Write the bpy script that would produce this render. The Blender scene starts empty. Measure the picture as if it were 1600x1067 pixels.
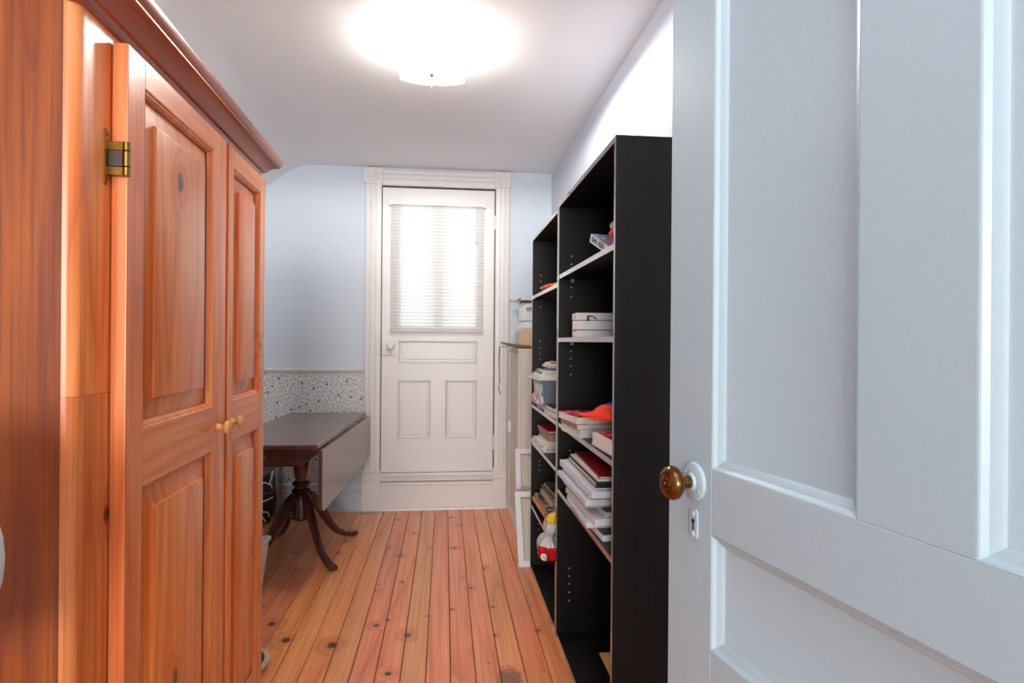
import bpy, bmesh, math, random
from mathutils import Vector, Matrix, Euler, noise
C = bpy.context.scene.collection
random.seed(7)
PI = math.pi
R = math.radians
# ------------------------------------------------------------------ camera
cam_d = bpy.data.cameras.new('camera'); cam = bpy.data.objects.new('camera', cam_d); C.objects.link(cam)
cam_d.sensor_width = 36.0; cam_d.lens = 950 * 36 / 1600; cam_d.clip_start = 0.02
YAW = math.atan(105 / 950)
cam.matrix_world = Matrix.Translation((0, 0, 1.265)) @ Matrix.Rotation(-YAW, 4, 'Z') @ Matrix.Rotation(R(90), 4, 'X') @ Matrix.Rotation(.008, 4, 'Z')
cam_d.shift_y = 0.5 / 1600
bpy.context.scene.camera = cam
# ------------------------------------------------------------------ light and exposure
vs = bpy.context.scene.view_settings
vs.view_transform = 'Standard'; vs.look = 'None'; vs.gamma = 1; vs.use_curve_mapping = False
vs.exposure = 0.9
W = bpy.data.worlds.new('world'); bpy.context.scene.world = W; W.use_nodes = True
bg = W.node_tree.nodes['Background']; bg.inputs[0].default_value = (1.0, 0.99, 0.97, 1); bg.inputs[1].default_value = 0.38
def area(name, loc, rot, sx, sy, e, col=(1, 1, 1)):
    l = bpy.data.lights.new(name, 'AREA'); l.shape = 'RECTANGLE'; l.size = sx; l.size_y = sy; l.energy = e; l.color = col
    o = bpy.data.objects.new(name, l); C.objects.link(o); o.location = loc; o.rotation_euler = rot; return o
def point(name, loc, e, r=.03, col=(1, .96, .90)):
    l = bpy.data.lights.new(name, 'POINT'); l.energy = e; l.shadow_soft_size = r; l.color = col
    o = bpy.data.objects.new(name, l); C.objects.link(o); o.location = loc; return o
area('daylight_behind_door_glass', (-.05, 5.35, 1.9), (R(-90), 0, 0), 1.1, 1.3, 12, (.95, .98, 1))
area('added_fill_behind_camera', (-.1, -1.3, 2.3), (R(62), 0, R(2)), 1.6, 1.0, 4, (1, .97, .93))  # added fill panel behind the camera, not a lamp of the house
fl = bpy.data.lights.new('flash_bounced_off_ceiling', 'SPOT'); fl.energy = 100; fl.spot_size = R(84); fl.spot_blend = 1; fl.shadow_soft_size = .1; fl.color = (.96, .98, 1)
flo = bpy.data.objects.new('flash_bounced_off_ceiling', fl); C.objects.link(flo); flo.location = (-.02, -.15, 1.45); flo.rotation_euler = (R(180 - 8), 0, 0)
area('added_fill_far_back', (-.5, -7, 1.8), (R(90), 0, 0), 2.6, 2.0, 245, (1, .99, .97))  # unseen panel added far back to even out light along the room
LAMP = (-.065, 2.65)
for dx in (-.07, .07):
    point('lamp_bulb_light', (LAMP[0] + dx, LAMP[1], 2.447), 1.9, .02)
area('lamp_down_light', (LAMP[0], LAMP[1], 2.485), (0, 0, 0), .2, .24, 88, (1, .97, .93))

# ------------------------------------------------------------------ materials
def mat(name):
    m = bpy.data.materials.new(name); m.use_nodes = True
    return m, m.node_tree.nodes, m.node_tree.links, m.node_tree.nodes['Principled BSDF']
def lin(r, g, b):
    f = lambda c: (c / 255 / 12.92) if c / 255 <= .04045 else ((c / 255 + .055) / 1.055) ** 2.4
    return (f(r), f(g), f(b), 1)
def plain(name, col, rough=.5, metal=0, coat=0, spec=.5, bump=0, bscale=60, var=0, trans=0):
    m, N, L, P = mat(name)
    P.inputs['Base Color'].default_value = col; P.inputs['Roughness'].default_value = rough
    P.inputs['Metallic'].default_value = metal; P.inputs['Coat Weight'].default_value = coat
    P.inputs['Specular IOR Level'].default_value = spec
    if bump or var:
        tc = N.new('ShaderNodeTexCoord'); nz = N.new('ShaderNodeTexNoise'); nz.inputs['Scale'].default_value = bscale; nz.inputs['Detail'].default_value = 5
        L.new(tc.outputs['Object'], nz.inputs['Vector'])
    if bump:
        b = N.new('ShaderNodeBump'); b.inputs['Strength'].default_value = bump; b.inputs['Distance'].default_value = .004
        L.new(nz.outputs[0], b.inputs['Height']); L.new(b.outputs[0], P.inputs['Normal'])
    if var:
        mx = N.new('ShaderNodeMix'); mx.data_type = 'RGBA'; mx.inputs[6].default_value = tuple(c * (1 - var) for c in col[:3]) + (1,); mx.inputs[7].default_value = tuple(min(1, c * (1 + var)) for c in col[:3]) + (1,)
        L.new(nz.outputs[0], mx.inputs[0]); L.new(mx.outputs[2], P.inputs['Base Color'])
    return m
def wood(name, cols, swz=('x', 'y', 'z'), grain='z', gs=6.0, rings=9, fib=140, knots=0.0, kscale=5.0, kr=.06, rough=.35, coat=.4, tint=.12, fibdark=.35, crough=.28, spots=(), elong=1.4, dust=None):
    """long fibres along one axis, growth rings as contour lines of a stretched noise, knots as round dark spots that bend the rings"""
    m, N, L, P = mat(name)
    def n(t, **k):
        x = N.new(t)
        for a, b in k.items(): setattr(x, a, b)
        return x
    def mth(op, a, b=None, c=None):
        x = n('ShaderNodeMath', operation=op)
        for i, v in enumerate((a, b, c)):
            if v is None: continue
            if isinstance(v, (int, float)): x.inputs[i].default_value = v
            else: L.new(v, x.inputs[i])
        return x.outputs[0]
    tc = n('ShaderNodeTexCoord'); oi = n('ShaderNodeObjectInfo')
    off = n('ShaderNodeVectorMath', operation='SCALE'); off.inputs[0].default_value = (7.3, 11.7, 5.1); L.new(oi.outputs['Random'], off.inputs['Scale'])
    ad = n('ShaderNodeVectorMath', operation='ADD'); L.new(tc.outputs['Object'], ad.inputs[0]); L.new(off.outputs[0], ad.inputs[1])
    g = {'x': 0, 'y': 1, 'z': 2}[grain]
    def stretch(s, k):
        v = [s, s, s]; v[g] = s * k
        q = n('ShaderNodeVectorMath', operation='MULTIPLY'); q.inputs[1].default_value = v; L.new(ad.outputs[0], q.inputs[0]); return q.outputs[0]
    def nz(vec, det=3, rg=.5):
        q = n('ShaderNodeTexNoise'); q.inputs['Scale'].default_value = 1; q.inputs['Detail'].default_value = det; q.inputs['Roughness'].default_value = rg; L.new(vec, q.inputs['Vector']); return q.outputs[0]
    base = nz(stretch(gs, .09), 2, .4)
    ring_in = mth('MULTIPLY', base, rings)
    kfac = None; near = None
    if spots:
        s0 = n('ShaderNodeSeparateXYZ'); L.new(tc.outputs['Object'], s0.inputs[0]); ii = {'x': 0, 'y': 1, 'z': 2}; cu = s0.outputs[ii[swz[0]]]; cv = s0.outputs[ii[swz[1]]]
        dm = None
        for (u_, v_, r_) in spots:
            a_ = mth('DIVIDE', mth('SUBTRACT', cu, u_), r_); b_ = mth('DIVIDE', mth('SUBTRACT', cv, v_), r_ * elong)
            dd_ = mth('SQRT', mth('ADD', mth('MULTIPLY', a_, a_), mth('MULTIPLY', b_, b_)))
            dm = dd_ if dm is None else mth('MINIMUM', dm, dd_)
        dm = mth('ADD', dm, mth('MULTIPLY', mth('SUBTRACT', nz(stretch(90, .6), 2), .5), .7))
        snear = mth('SUBTRACT', 1, mth('MINIMUM', mth('DIVIDE', dm, 4.5), 1))
        ring_in = mth('ADD', ring_in, mth('MULTIPLY', mth('MULTIPLY', snear, snear), 3.0))
        ms = n('ShaderNodeMapRange', interpolation_type='SMOOTHSTEP'); L.new(dm, ms.inputs[0]); ms.inputs[1].default_value = .6; ms.inputs[2].default_value = 1.3; ms.inputs[3].default_value = .9; ms.inputs[4].default_value = 0
        skf = ms.outputs[0]; near = snear; kfac = skf
    if knots > 0:
        sp = n('ShaderNodeSeparateXYZ'); L.new(ad.outputs[0], sp.inputs[0]); cb = n('ShaderNodeCombineXYZ')
        idx = {'x': 0, 'y': 1, 'z': 2}
        L.new(sp.outputs[idx[swz[0]]], cb.inputs[0]); L.new(sp.outputs[idx[swz[1]]], cb.inputs[1])
        vo = n('ShaderNodeTexVoronoi', voronoi_dimensions='2D'); vo.inputs['Scale'].default_value = kscale; vo.inputs['Randomness'].default_value = 1; L.new(cb.outputs[0], vo.inputs['Vector'])
        wob = mth('MULTIPLY', mth('SUBTRACT', nz(stretch(60, .6), 2), .5), .03)
        d = mth('ADD', vo.outputs['Distance'], wob)
        sc = n('ShaderNodeSeparateColor'); L.new(vo.outputs['Color'], sc.inputs[0])
        on = mth('LESS_THAN', sc.outputs[0], knots)
        rad = mth('MULTIPLY', mth('ADD', mth('MULTIPLY', sc.outputs[1], .9), .35), kr)
        near = mth('MULTIPLY', mth('SUBTRACT', 1, mth('MINIMUM', mth('DIVIDE', d, mth('MULTIPLY', rad, 4.5)), 1)), on)
        ring_in = mth('ADD', ring_in, mth('MULTIPLY', mth('MULTIPLY', near, near), 3.0))
        mr = n('ShaderNodeMapRange', interpolation_type='SMOOTHSTEP'); L.new(mth('DIVIDE', d, rad), mr.inputs[0]); mr.inputs[1].default_value = .75; mr.inputs[2].default_value = 1.25; mr.inputs[3].default_value = 1; mr.inputs[4].default_value = 0
        kfac = mth('MULTIPLY', mr.outputs[0], on)
        if spots: kfac = mth('MAXIMUM', kfac, skf); near = mth('MAXIMUM', near, snear)
    rg = mth('FRACT', ring_in)
    rr = n('ShaderNodeValToRGB'); L.new(rg, rr.inputs[0])
    e = rr.color_ramp.elements; e[0].position = 0; e[0].color = cols[1]; e[1].position = .97; e[1].color = cols[0]
    x = e.new(.45); x.color = cols[2]; x = e.new(.8); x.color = cols[1]; x = e.new(.995); x.color = cols[1]
    mid = tuple(a * .45 + b * .55 for a, b in zip(cols[0][:3], cols[1][:3])) + (1,); [setattr(q, 'color', mid) for q in e if abs(q.position - .97) < .01]
    f = nz(stretch(fib, .012), 3, .6)
    mf = n('ShaderNodeMapRange'); L.new(f, mf.inputs[0]); mf.inputs[1].default_value = .46; mf.inputs[2].default_value = .66; mf.inputs[3].default_value = 0; mf.inputs[4].default_value = fibdark
    m1 = n('ShaderNodeMix', data_type='RGBA'); L.new(mf.outputs[0], m1.inputs[0]); L.new(rr.outputs[0], m1.inputs[6]); m1.inputs[7].default_value = cols[0]
    # broad tone drift and per-piece tint
    br = nz(stretch(3.0, .35), 2)
    hv = n('ShaderNodeHueSaturation'); L.new(m1.outputs[2], hv.inputs['Color'])
    L.new(mth('ADD', mth('ADD', 1 - tint * .5 - .22, mth('MULTIPLY', br, .44)), mth('MULTIPLY', oi.outputs['Random'], tint)), hv.inputs['Value'])
    rnd2 = mth('FRACT', mth('MULTIPLY', oi.outputs['Random'], 37.7))
    L.new(mth('ADD', .5 - tint * .05, mth('MULTIPLY', rnd2, tint * .1)), hv.inputs['Hue'])
    out = hv.outputs[0]
    if kfac is not None:
        m2 = n('ShaderNodeMix', data_type='RGBA'); L.new(mth('MULTIPLY', near, .55), m2.inputs[0]); L.new(out, m2.inputs[6]); m2.inputs[7].default_value = cols[0]
        m3 = n('ShaderNodeMix', data_type='RGBA'); L.new(kfac, m3.inputs[0]); L.new(m2.outputs[2], m3.inputs[6]); m3.inputs[7].default_value = cols[3]
        out = m3.outputs[2]
    for (u_, v_, ru, rv, c_) in (dust or []):
        s1 = n('ShaderNodeSeparateXYZ'); L.new(tc.outputs['Object'], s1.inputs[0])
        a_ = mth('DIVIDE', mth('SUBTRACT', s1.outputs[0], u_), ru); b_ = mth('DIVIDE', mth('SUBTRACT', s1.outputs[1], v_), rv)
        q_ = mth('ADD', mth('SQRT', mth('ADD', mth('MULTIPLY', a_, a_), mth('MULTIPLY', b_, b_))), mth('MULTIPLY', mth('SUBTRACT', nz(stretch(70, 1), 4), .5), 1.6))
        md = n('ShaderNodeMapRange'); L.new(q_, md.inputs[0]); md.inputs[1].default_value = .5; md.inputs[2].default_value = 1.1; md.inputs[3].default_value = .8; md.inputs[4].default_value = 0
        m9 = n('ShaderNodeMix', data_type='RGBA'); L.new(md.outputs[0], m9.inputs[0]); L.new(out, m9.inputs[6]); m9.inputs[7].default_value = c_; out = m9.outputs[2]
    L.new(out, P.inputs['Base Color'])
    P.inputs['Roughness'].default_value = rough; P.inputs['Coat Weight'].default_value = coat; P.inputs['Coat Roughness'].default_value = crough
    b = n('ShaderNodeBump'); b.inputs['Strength'].default_value = .12; b.inputs['Distance'].default_value = .0015; L.new(f, b.inputs['Height']); L.new(b.outputs[0], P.inputs['Normal'])
    return m
PINE = [lin(186, 84, 34), lin(222, 122, 56), lin(232, 144, 80), lin(78, 30, 16)]
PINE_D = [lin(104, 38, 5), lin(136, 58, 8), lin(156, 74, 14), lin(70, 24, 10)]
M = {}
M['pine_v'] = wood('pine upright grain', PINE, ('y', 'z'), 'z', 6, 8, 150, 0, fibdark=.5, spots=((-.004, .935, .011), (.946, 1.131, .008), (.942, 1.245, .010)))
M['pine_door'] = wood('pine door stile', PINE, ('y', 'z'), 'z', 6, 8, 150, 0, fibdark=.5, spots=((.946, 1.131, .008), (.942, 1.245, .010)))
M['pine_panel'] = wood('pine panel grain', PINE, ('y', 'z'), 'z', 5, 9, 150, 0, fibdark=.5, spots=((.254, 1.627, .017), (.781, 1.125, .012), (.877, .788, .020), (.247, .49, .014), (.868, .568, .010)))
M['pine_h'] = wood('pine level grain', PINE, ('y', 'z'), 'y', 6, 9, 150, .0)
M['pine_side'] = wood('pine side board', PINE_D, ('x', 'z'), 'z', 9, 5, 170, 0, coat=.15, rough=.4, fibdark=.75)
M['crown_wood'] = wood('crown wood', [lin(128, 58, 38), lin(160, 82, 58), lin(176, 98, 70), lin(70, 30, 20)], ('y', 'z'), 'y', 6, 7, 150)
M['maple'] = plain('turned maple', lin(216, 158, 92), .35, coat=.5, var=.12, bscale=30)
M['floor'] = wood('floor pine', [lin(186, 92, 48), lin(232, 144, 90), lin(240, 158, 106), lin(52, 24, 16)], ('x', 'y'), 'y', 5, 4, 120, .5, 4.2, .05, rough=.35, coat=.3, tint=.2, fibdark=.5, crough=.16, elong=1.25, spots=((-.252, 3.633, .014), (-.149, 2.649, .015), (-.195, 4.049, .010), (.238, 2.893, .009), (.515, 2.72, .014), (.42, 2.637, .008), (-.655, 2.651, .018), (-.755, 2.807, .017), (-.455, 2.589, .020), (-.293, 2.751, .012), (.141, 3.129, .009), (.543, 2.989, .010), (-.61, 3.917, .010)), dust=[(-.55, 4.55, .10, .045, lin(120, 122, 116)), (.255, 2.27, .055, .085, lin(104, 66, 48))])
M['subfloor'] = plain('joint dirt', lin(38, 20, 12), .9)
M['mahog'] = wood('mahogany', [lin(58, 24, 18), lin(88, 44, 34), lin(98, 52, 42), lin(30, 12, 10)], ('x', 'y'), 'y', 5, 7, 140, rough=.3, coat=.6, crough=.12, tint=.05)
M['mahog_z'] = wood('mahogany upright', [lin(40, 14, 12), lin(72, 28, 20), lin(84, 34, 24), lin(30, 12, 10)], ('x', 'z'), 'z', 5, 7, 140, rough=.3, coat=.6, tint=.05)
M['wall_blue'] = plain('pale blue wall paint', lin(204, 214, 224), .65, bump=.15, bscale=14, var=.012)
M['wall_pale'] = plain('blue wall paint with lit cast', lin(206, 209, 222), .65, bump=.15, bscale=14)  # same blue paint as the far wall, its lit cast put into the colour
M['ceil'] = plain('ceiling paint', lin(246, 247, 249), .8, bump=.35, bscale=9)
M['trim'] = plain('old off white gloss', lin(226, 222, 220), .38, bump=.25, bscale=35, var=.02)
M['base_t'] = plain('baseboard paint', lin(206, 212, 220), .4, bump=.2, bscale=30)
M['door_near'] = plain('pale blue grey gloss', lin(174, 195, 207), .36, bump=.12, bscale=70, var=.012)
M['gap'] = plain('gap shade', lin(30, 26, 24), .9)
M['lam'] = wood('black brown laminate', [lin(9, 6, 6), lin(16, 11, 11), lin(19, 13, 12), lin(5, 5, 5)], ('y', 'z'), 'z', 8, 5, 120, rough=.42, coat=0, tint=.04)
M['lam'].node_tree.nodes['Principled BSDF'].inputs['Specular IOR Level'].default_value = .28
M['lam_edge'] = plain('edge banding with glare', lin(74, 66, 64), .22, coat=1.0, spec=1.0)  # grey lighter than the laminate paints in the glare along board edges
M['steel'] = plain('steel', lin(200, 200, 200), .3, 1)
M['brass'] = plain('aged brass', lin(150, 116, 60), .28, 1, var=.3, bscale=60)
M['bronze'] = plain('brown brass knob', lin(120, 84, 46), .22, 1, var=.3, bscale=40)
M['brown_pl'] = plain('brown plastic', lin(70, 52, 46), .5)
M['beige'] = plain('beige painted wood', lin(214, 204, 194), .5, bump=.15, bscale=30)
M['white'] = plain('white paint', lin(232, 232, 234), .5, var=.03, bscale=40)
M['canvas'] = plain('raw canvas back', lin(214, 206, 194), .9, bump=.3, bscale=300)
M['page'] = plain('paper block', lin(226, 222, 214), .8, var=.08, bscale=250)
M['page_y'] = plain('yellowed paper block', lin(196, 176, 152), .8, var=.12, bscale=250)
def solid(n_, *c, **k):
    if n_ not in M: M[n_] = plain(n_, lin(*c), **k)
    return M[n_]
solid('red', 178, 24, 36, rough=.35); solid('crimson', 140, 18, 34, rough=.4); solid('navy', 26, 30, 44, rough=.35); solid('cap_red', 240, 52, 26, rough=.75, bump=.2, bscale=400)
solid('grey_cover', 150, 148, 146); solid('olive', 74, 76, 62); solid('black', 18, 18, 20, rough=.5); solid('orange_cover', 208, 130, 92); solid('brown_cover', 120, 76, 60); solid('cream', 226, 216, 200)
solid('pink_cloth', 214, 184, 190, rough=.9, var=.2, bscale=30); solid('denim', 92, 112, 138, rough=.6, var=.3, bscale=20); solid('tub', 112, 126, 140, rough=.25); solid('orange_cloth', 214, 104, 44, rough=.9, var=.3, bscale=25)
solid('coral', 228, 72, 74, rough=.8); solid('felt', 206, 176, 152, rough=.95, var=.12, bscale=40, bump=.3); solid('brim', 150, 112, 84, rough=.7); solid('cord', 72, 58, 50); solid('slate', 120, 132, 140, rough=.3)
solid('cardboard', 196, 150, 106, rough=.8, var=.1); solid('grey_pad', 214, 218, 222, rough=.85, var=.04, bscale=12); solid('bagblack', 16, 16, 20, rough=.55); solid('straw', 112, 60, 34, rough=.9, var=.25, bscale=90)
def printed(name, base, ink, ink2, sc=40, th=.56):
    m, N, L, P = mat(name); tc = N.new('ShaderNodeTexCoord')
    a = N.new('ShaderNodeTexNoise'); a.inputs['Scale'].default_value = sc; a.inputs['Detail'].default_value = 1
    b = N.new('ShaderNodeTexNoise'); b.inputs['Scale'].default_value = sc * .45; b.inputs['Detail'].default_value = 0
    L.new(tc.outputs['Object'], a.inputs[0]); L.new(tc.outputs['Object'], b.inputs[0])
    m1 = N.new('ShaderNodeMix'); m1.data_type = 'RGBA'; m1.inputs[6].default_value = base; m1.inputs[7].default_value = ink
    m2 = N.new('ShaderNodeMix'); m2.data_type = 'RGBA'; m2.inputs[7].default_value = ink2
    for nz, mm in ((a, m1), (b, m2)):
        g = N.new('ShaderNodeMath'); g.operation = 'GREATER_THAN'; g.inputs[1].default_value = th; L.new(nz.outputs[0], g.inputs[0]); L.new(g.outputs[0], mm.inputs[0])
    L.new(m1.outputs[2], m2.inputs[6]); L.new(m2.outputs[2], P.inputs['Base Color']); P.inputs['Roughness'].default_value = .3
    return m
M['pr_red'] = printed('red printed cover', lin(190, 40, 44), lin(236, 220, 216), lin(150, 20, 30), 30, .58)
M['pr_blue'] = printed('blue printed cover', lin(176, 214, 226), lin(70, 110, 160), lin(150, 110, 160), 45, .54)
M['pr_white'] = printed('white printed cover', lin(230, 228, 226), lin(120, 118, 118), lin(196, 120, 110), 60, .63)
M['pr_black'] = printed('black printed cover', lin(34, 34, 34), lin(210, 205, 198), lin(160, 120, 100), 40, .62)
M['pr_green'] = printed('green printed cover', lin(60, 74, 60), lin(140, 140, 120), lin(36, 40, 36), 30, .6)
M['pr_sticker'] = printed('printed tub label', lin(214, 220, 224), lin(120, 130, 140), lin(190, 70, 70), 50, .6)
# wallpaper: white ground with a fine grey sprig print
m, N, L, P = mat('sprig wallpaper'); tc = N.new('ShaderNodeTexCoord'); sp = N.new('ShaderNodeSeparateXYZ'); cb = N.new('ShaderNodeCombineXYZ')
L.new(tc.outputs['Object'], sp.inputs[0]); L.new(sp.outputs[0], cb.inputs[0]); L.new(sp.outputs[2], cb.inputs[1])
prev = None
for sc, th, inkc in ((74, .19, lin(150, 150, 150)), (46, .17, lin(104, 104, 110)), (9, .075, lin(110, 104, 112))):
    v = N.new('ShaderNodeTexVoronoi'); v.voronoi_dimensions = '2D'; v.inputs['Scale'].default_value = sc; L.new(cb.outputs[0], v.inputs['Vector'])
    lt = N.new('ShaderNodeMath'); lt.operation = 'LESS_THAN'; lt.inputs[1].default_value = th; L.new(v.outputs['Distance'], lt.inputs[0])
    mx = N.new('ShaderNodeMix'); mx.data_type = 'RGBA'; mx.inputs[7].default_value = inkc
    if prev is None: mx.inputs[6].default_value = lin(222, 224, 222)
    else: L.new(prev, mx.inputs[6])
    L.new(lt.outputs[0], mx.inputs[0]); prev = mx.outputs[2]
L.new(prev, P.inputs['Base Color']); P.inputs['Roughness'].default_value = .6; M['paper'] = m
# glass, slats, lamp shade
m, N, L, P = mat('window glass'); P.inputs['Transmission Weight'].default_value = 1; P.inputs['Roughness'].default_value = 0; P.inputs['IOR'].default_value = 1.45; M['glass'] = m
def translucent(name, col, fac, rough=.5):
    m, N, L, P = mat(name); P.inputs['Base Color'].default_value = col; P.inputs['Roughness'].default_value = rough
    t = N.new('ShaderNodeBsdfTranslucent'); t.inputs[0].default_value = col; mx = N.new('ShaderNodeMixShader'); mx.inputs[0].default_value = fac
    o = N['Material Output']; L.new(P.outputs[0], mx.inputs[1]); L.new(t.outputs[0], mx.inputs[2]); L.new(mx.outputs[0], o.inputs[0]); return m
M['slat'] = translucent('thin white slat', lin(238, 238, 236), .5)
M['shade'] = translucent('frosted glass', lin(252, 250, 244), .85, .2)
m, N, L, P = mat('lit bulb'); P.inputs['Emission Color'].default_value = (1, .93, .8, 1); P.inputs['Emission Strength'].default_value = 6; M['bulb'] = m
M['bagw'] = translucent('thin white plastic', lin(232, 228, 232), .25, .25)

# ------------------------------------------------------------------ mesh helpers
def box(bm, x0, x1, y0, y1, z0, z1, bev=0, mt=None, seg=1):
    vs_ = [bm.verts.new((x, y, z)) for x in (x0, x1) for y in (y0, y1) for z in (z0, z1)]
    f = [bm.faces.new([vs_[i] for i in q]) for q in ((0, 1, 3, 2), (4, 6, 7, 5), (0, 4, 5, 1), (2, 3, 7, 6), (0, 2, 6, 4), (1, 5, 7, 3))]
    if bev:
        es = list({e for q in f for e in q.edges})
        r = bmesh.ops.bevel(bm, geom=es, offset=bev, segments=seg, affect='EDGES', profile=.6)
        vs_ = list({v for v in r['verts']} | {v for v in vs_ if v.is_valid})
    if mt is not None: bmesh.ops.transform(bm, matrix=mt, verts=[v for v in vs_ if v.is_valid])
    return vs_
def lathe(bm, prof, n=20, mt=None):
    rows = []
    for r, z in prof:
        rows.append([bm.verts.new((r * math.cos(2 * PI * i / n), r * math.sin(2 * PI * i / n), z)) for i in range(n)] if r > 1e-5 else [bm.verts.new((0, 0, z))])
    for a, b in zip(rows, rows[1:]):
        for i in range(n):
            j = (i + 1) % n
            if len(a) == 1 and len(b) == 1: continue
            if len(a) == 1: bm.faces.new((a[0], b[j], b[i]))
            elif len(b) == 1: bm.faces.new((a[i], a[j], b[0]))
            else: bm.faces.new((a[i], a[j], b[j], b[i]))
    for q, rev in ((rows[0], True), (rows[-1], False)):
        if len(q) > 1: bm.faces.new(q[::-1] if rev else q)
    if mt is not None: bmesh.ops.transform(bm, matrix=mt, verts=[v for r_ in rows for v in r_])
def tube(bm, pts, rad, n=8, sq=1.0):
    pts = [Vector(p) for p in pts]; rows = []
    if not hasattr(rad, '__len__'): rad = [rad] * len(pts)
    up = Vector((0, 0, 1)); t0 = (pts[1] - pts[0]).normalized()
    if abs(t0.dot(up)) > .9: up = Vector((1, 0, 0))
    for i, p in enumerate(pts):
        t = (pts[min(i + 1, len(pts) - 1)] - pts[max(i - 1, 0)]).normalized()
        a = t.cross(up).normalized(); b = a.cross(t).normalized(); up = b
        rows.append([bm.verts.new(p + a * rad[i] * math.cos(2 * PI * k / n) + b * rad[i] * sq * math.sin(2 * PI * k / n)) for k in range(n)])
    for a, b in zip(rows, rows[1:]):
        for k in range(n): bm.faces.new((a[k], a[(k + 1) % n], b[(k + 1) % n], b[k]))
    bm.faces.new(rows[0][::-1]); bm.faces.new(rows[-1])
def prism(bm, poly, axis, a, b):
    """extrude a 2-d outline along an axis; poly is in the other two axes in x,y,z order"""
    def pt(u, v, w): return {'x': (w, u, v), 'y': (u, w, v), 'z': (u, v, w)}[axis]
    A = [bm.verts.new(pt(u, v, a)) for u, v in poly]; B = [bm.verts.new(pt(u, v, b)) for u, v in poly]
    n = len(poly)
    for i in range(n): bm.faces.new((A[i], A[(i + 1) % n], B[(i + 1) % n], B[i]))
    bm.faces.new(A[::-1]); bm.faces.new(B)
def rings(bm, u0, u1, v0, v1, prof, P3, back=None):
    """nested rectangles: prof = [(inset, depth)], P3 maps (u, v, depth) to 3-d"""
    rows = []
    for ins, d in prof:
        rows.append([bm.verts.new(P3(u, v, d)) for u, v in ((u0 + ins, v0 + ins), (u1 - ins, v0 + ins), (u1 - ins, v1 - ins), (u0 + ins, v1 - ins))])
    for a, b in zip(rows, rows[1:]):
        for k in range(4): bm.faces.new((a[k], a[(k + 1) % 4], b[(k + 1) % 4], b[k]))
    bm.faces.new(rows[-1])
    if back is not None:
        r = [bm.verts.new(P3(u, v, back)) for u, v in ((u0, v0), (u1, v0), (u1, v1), (u0, v1))]
        for k in range(4): bm.faces.new((r[k], r[(k + 1) % 4], rows[0][(k + 1) % 4], rows[0][k]))
        bm.faces.new(r[::-1])
def obj(name, bm, m, parent=None, smooth=False, loc=None, rot=None):
    if isinstance(bm, bpy.types.Mesh): me = bm
    else:
        bmesh.ops.recalc_face_normals(bm, faces=bm.faces); me = bpy.data.meshes.new(name); bm.to_mesh(me); bm.free()
    if m is not None and not me.materials: me.materials.append(M[m] if isinstance(m, str) else m)
    if smooth:
        for p in me.polygons: p.use_smooth = True
        if smooth is not True:
            try: me.set_sharp_from_angle(angle=R(smooth))
            except Exception: pass
    o = bpy.data.objects.new(name, me); C.objects.link(o)
    if parent is not None: o.parent = parent
    if loc: o.location = loc
    if rot: o.rotation_euler = rot
    return o
def nb(): return bmesh.new()
def bxo(name, m, parent, x0, x1, y0, y1, z0, z1, bev=0, seg=1, smooth=False, **k):
    bm = nb(); box(bm, x0, x1, y0, y1, z0, z1, bev, seg=seg); return obj(name, bm, m, parent, smooth, **k)
def tag(o, label, cat, group=None):
    o['label'] = label; o['category'] = cat
    if group: o['group'] = group
    elif cat == 'book': o['group'] = 'books lying on the bookcase shelves'
    elif cat == 'magazine': o['group'] = 'magazines on the white board'
    elif cat == 'bookcase': o['group'] = 'black bookcases along the right wall'
    return o
def thing(name, label, cat, loc=(0, 0, 0), rz=0, group=None):
    o = bpy.data.objects.new(name, None); C.objects.link(o); o.empty_display_size = .05
    o.location = loc; o.rotation_euler = (0, 0, rz); return tag(o, label, cat, group)
def struct(o): o['kind'] = 'structure'; return o
def sempty(name, loc=(0, 0, 0), rz=0):
    o = bpy.data.objects.new(name, None); C.objects.link(o); o.empty_display_size = .05; o.location = loc; o.rotation_euler = (0, 0, rz); return struct(o)

# ------------------------------------------------------------------ room shell
YW, XR, XL, ZC = 4.63, .81, -1.52, 2.562
SLX = -1.08                                  # where the ceiling starts to slope down to the left
floor = struct(bxo('floor', 'subfloor', None, XL - .02, XR + .02, -1.0, YW + .12, -.06, -.012))
bw = .0945; k = 0
x_edges = [-.0625 + bw * i for i in range(-16, 10)]
joints = {6: [2.05], 8: [3.5], 7: [1.2], 5: [2.75, 2.27], 4: [3.72], 3: [3.74], 10: [1.6], 19: [2.36], 20: [2.30], 22: [3.62], 9: [1.45], 12: [.9], 14: [1.5], 2: [2.4], 1: [3.1]}
for i in range(-1, len(x_edges)):
    a = XL if i < 0 else x_edges[i]; b = x_edges[i + 1] if i + 1 < len(x_edges) else XR
    if b - a < .01: continue
    ys = [-1.0] + sorted(joints.get(i, [])) + [YW - .005]
    for y0, y1 in zip(ys, ys[1:]):
        bm = nb(); g = .0013; c = .0016; t = random.uniform(-.0005, .0004)
        prism(bm, [(a + g, -.012), (b - g, -.012), (b - g, t - c), (b - g - c, t), (a + g + c, t), (a + g, t - c)], 'y', y0 + .001, y1 - .001)
        obj('floor_board', bm, 'floor', floor)
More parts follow.
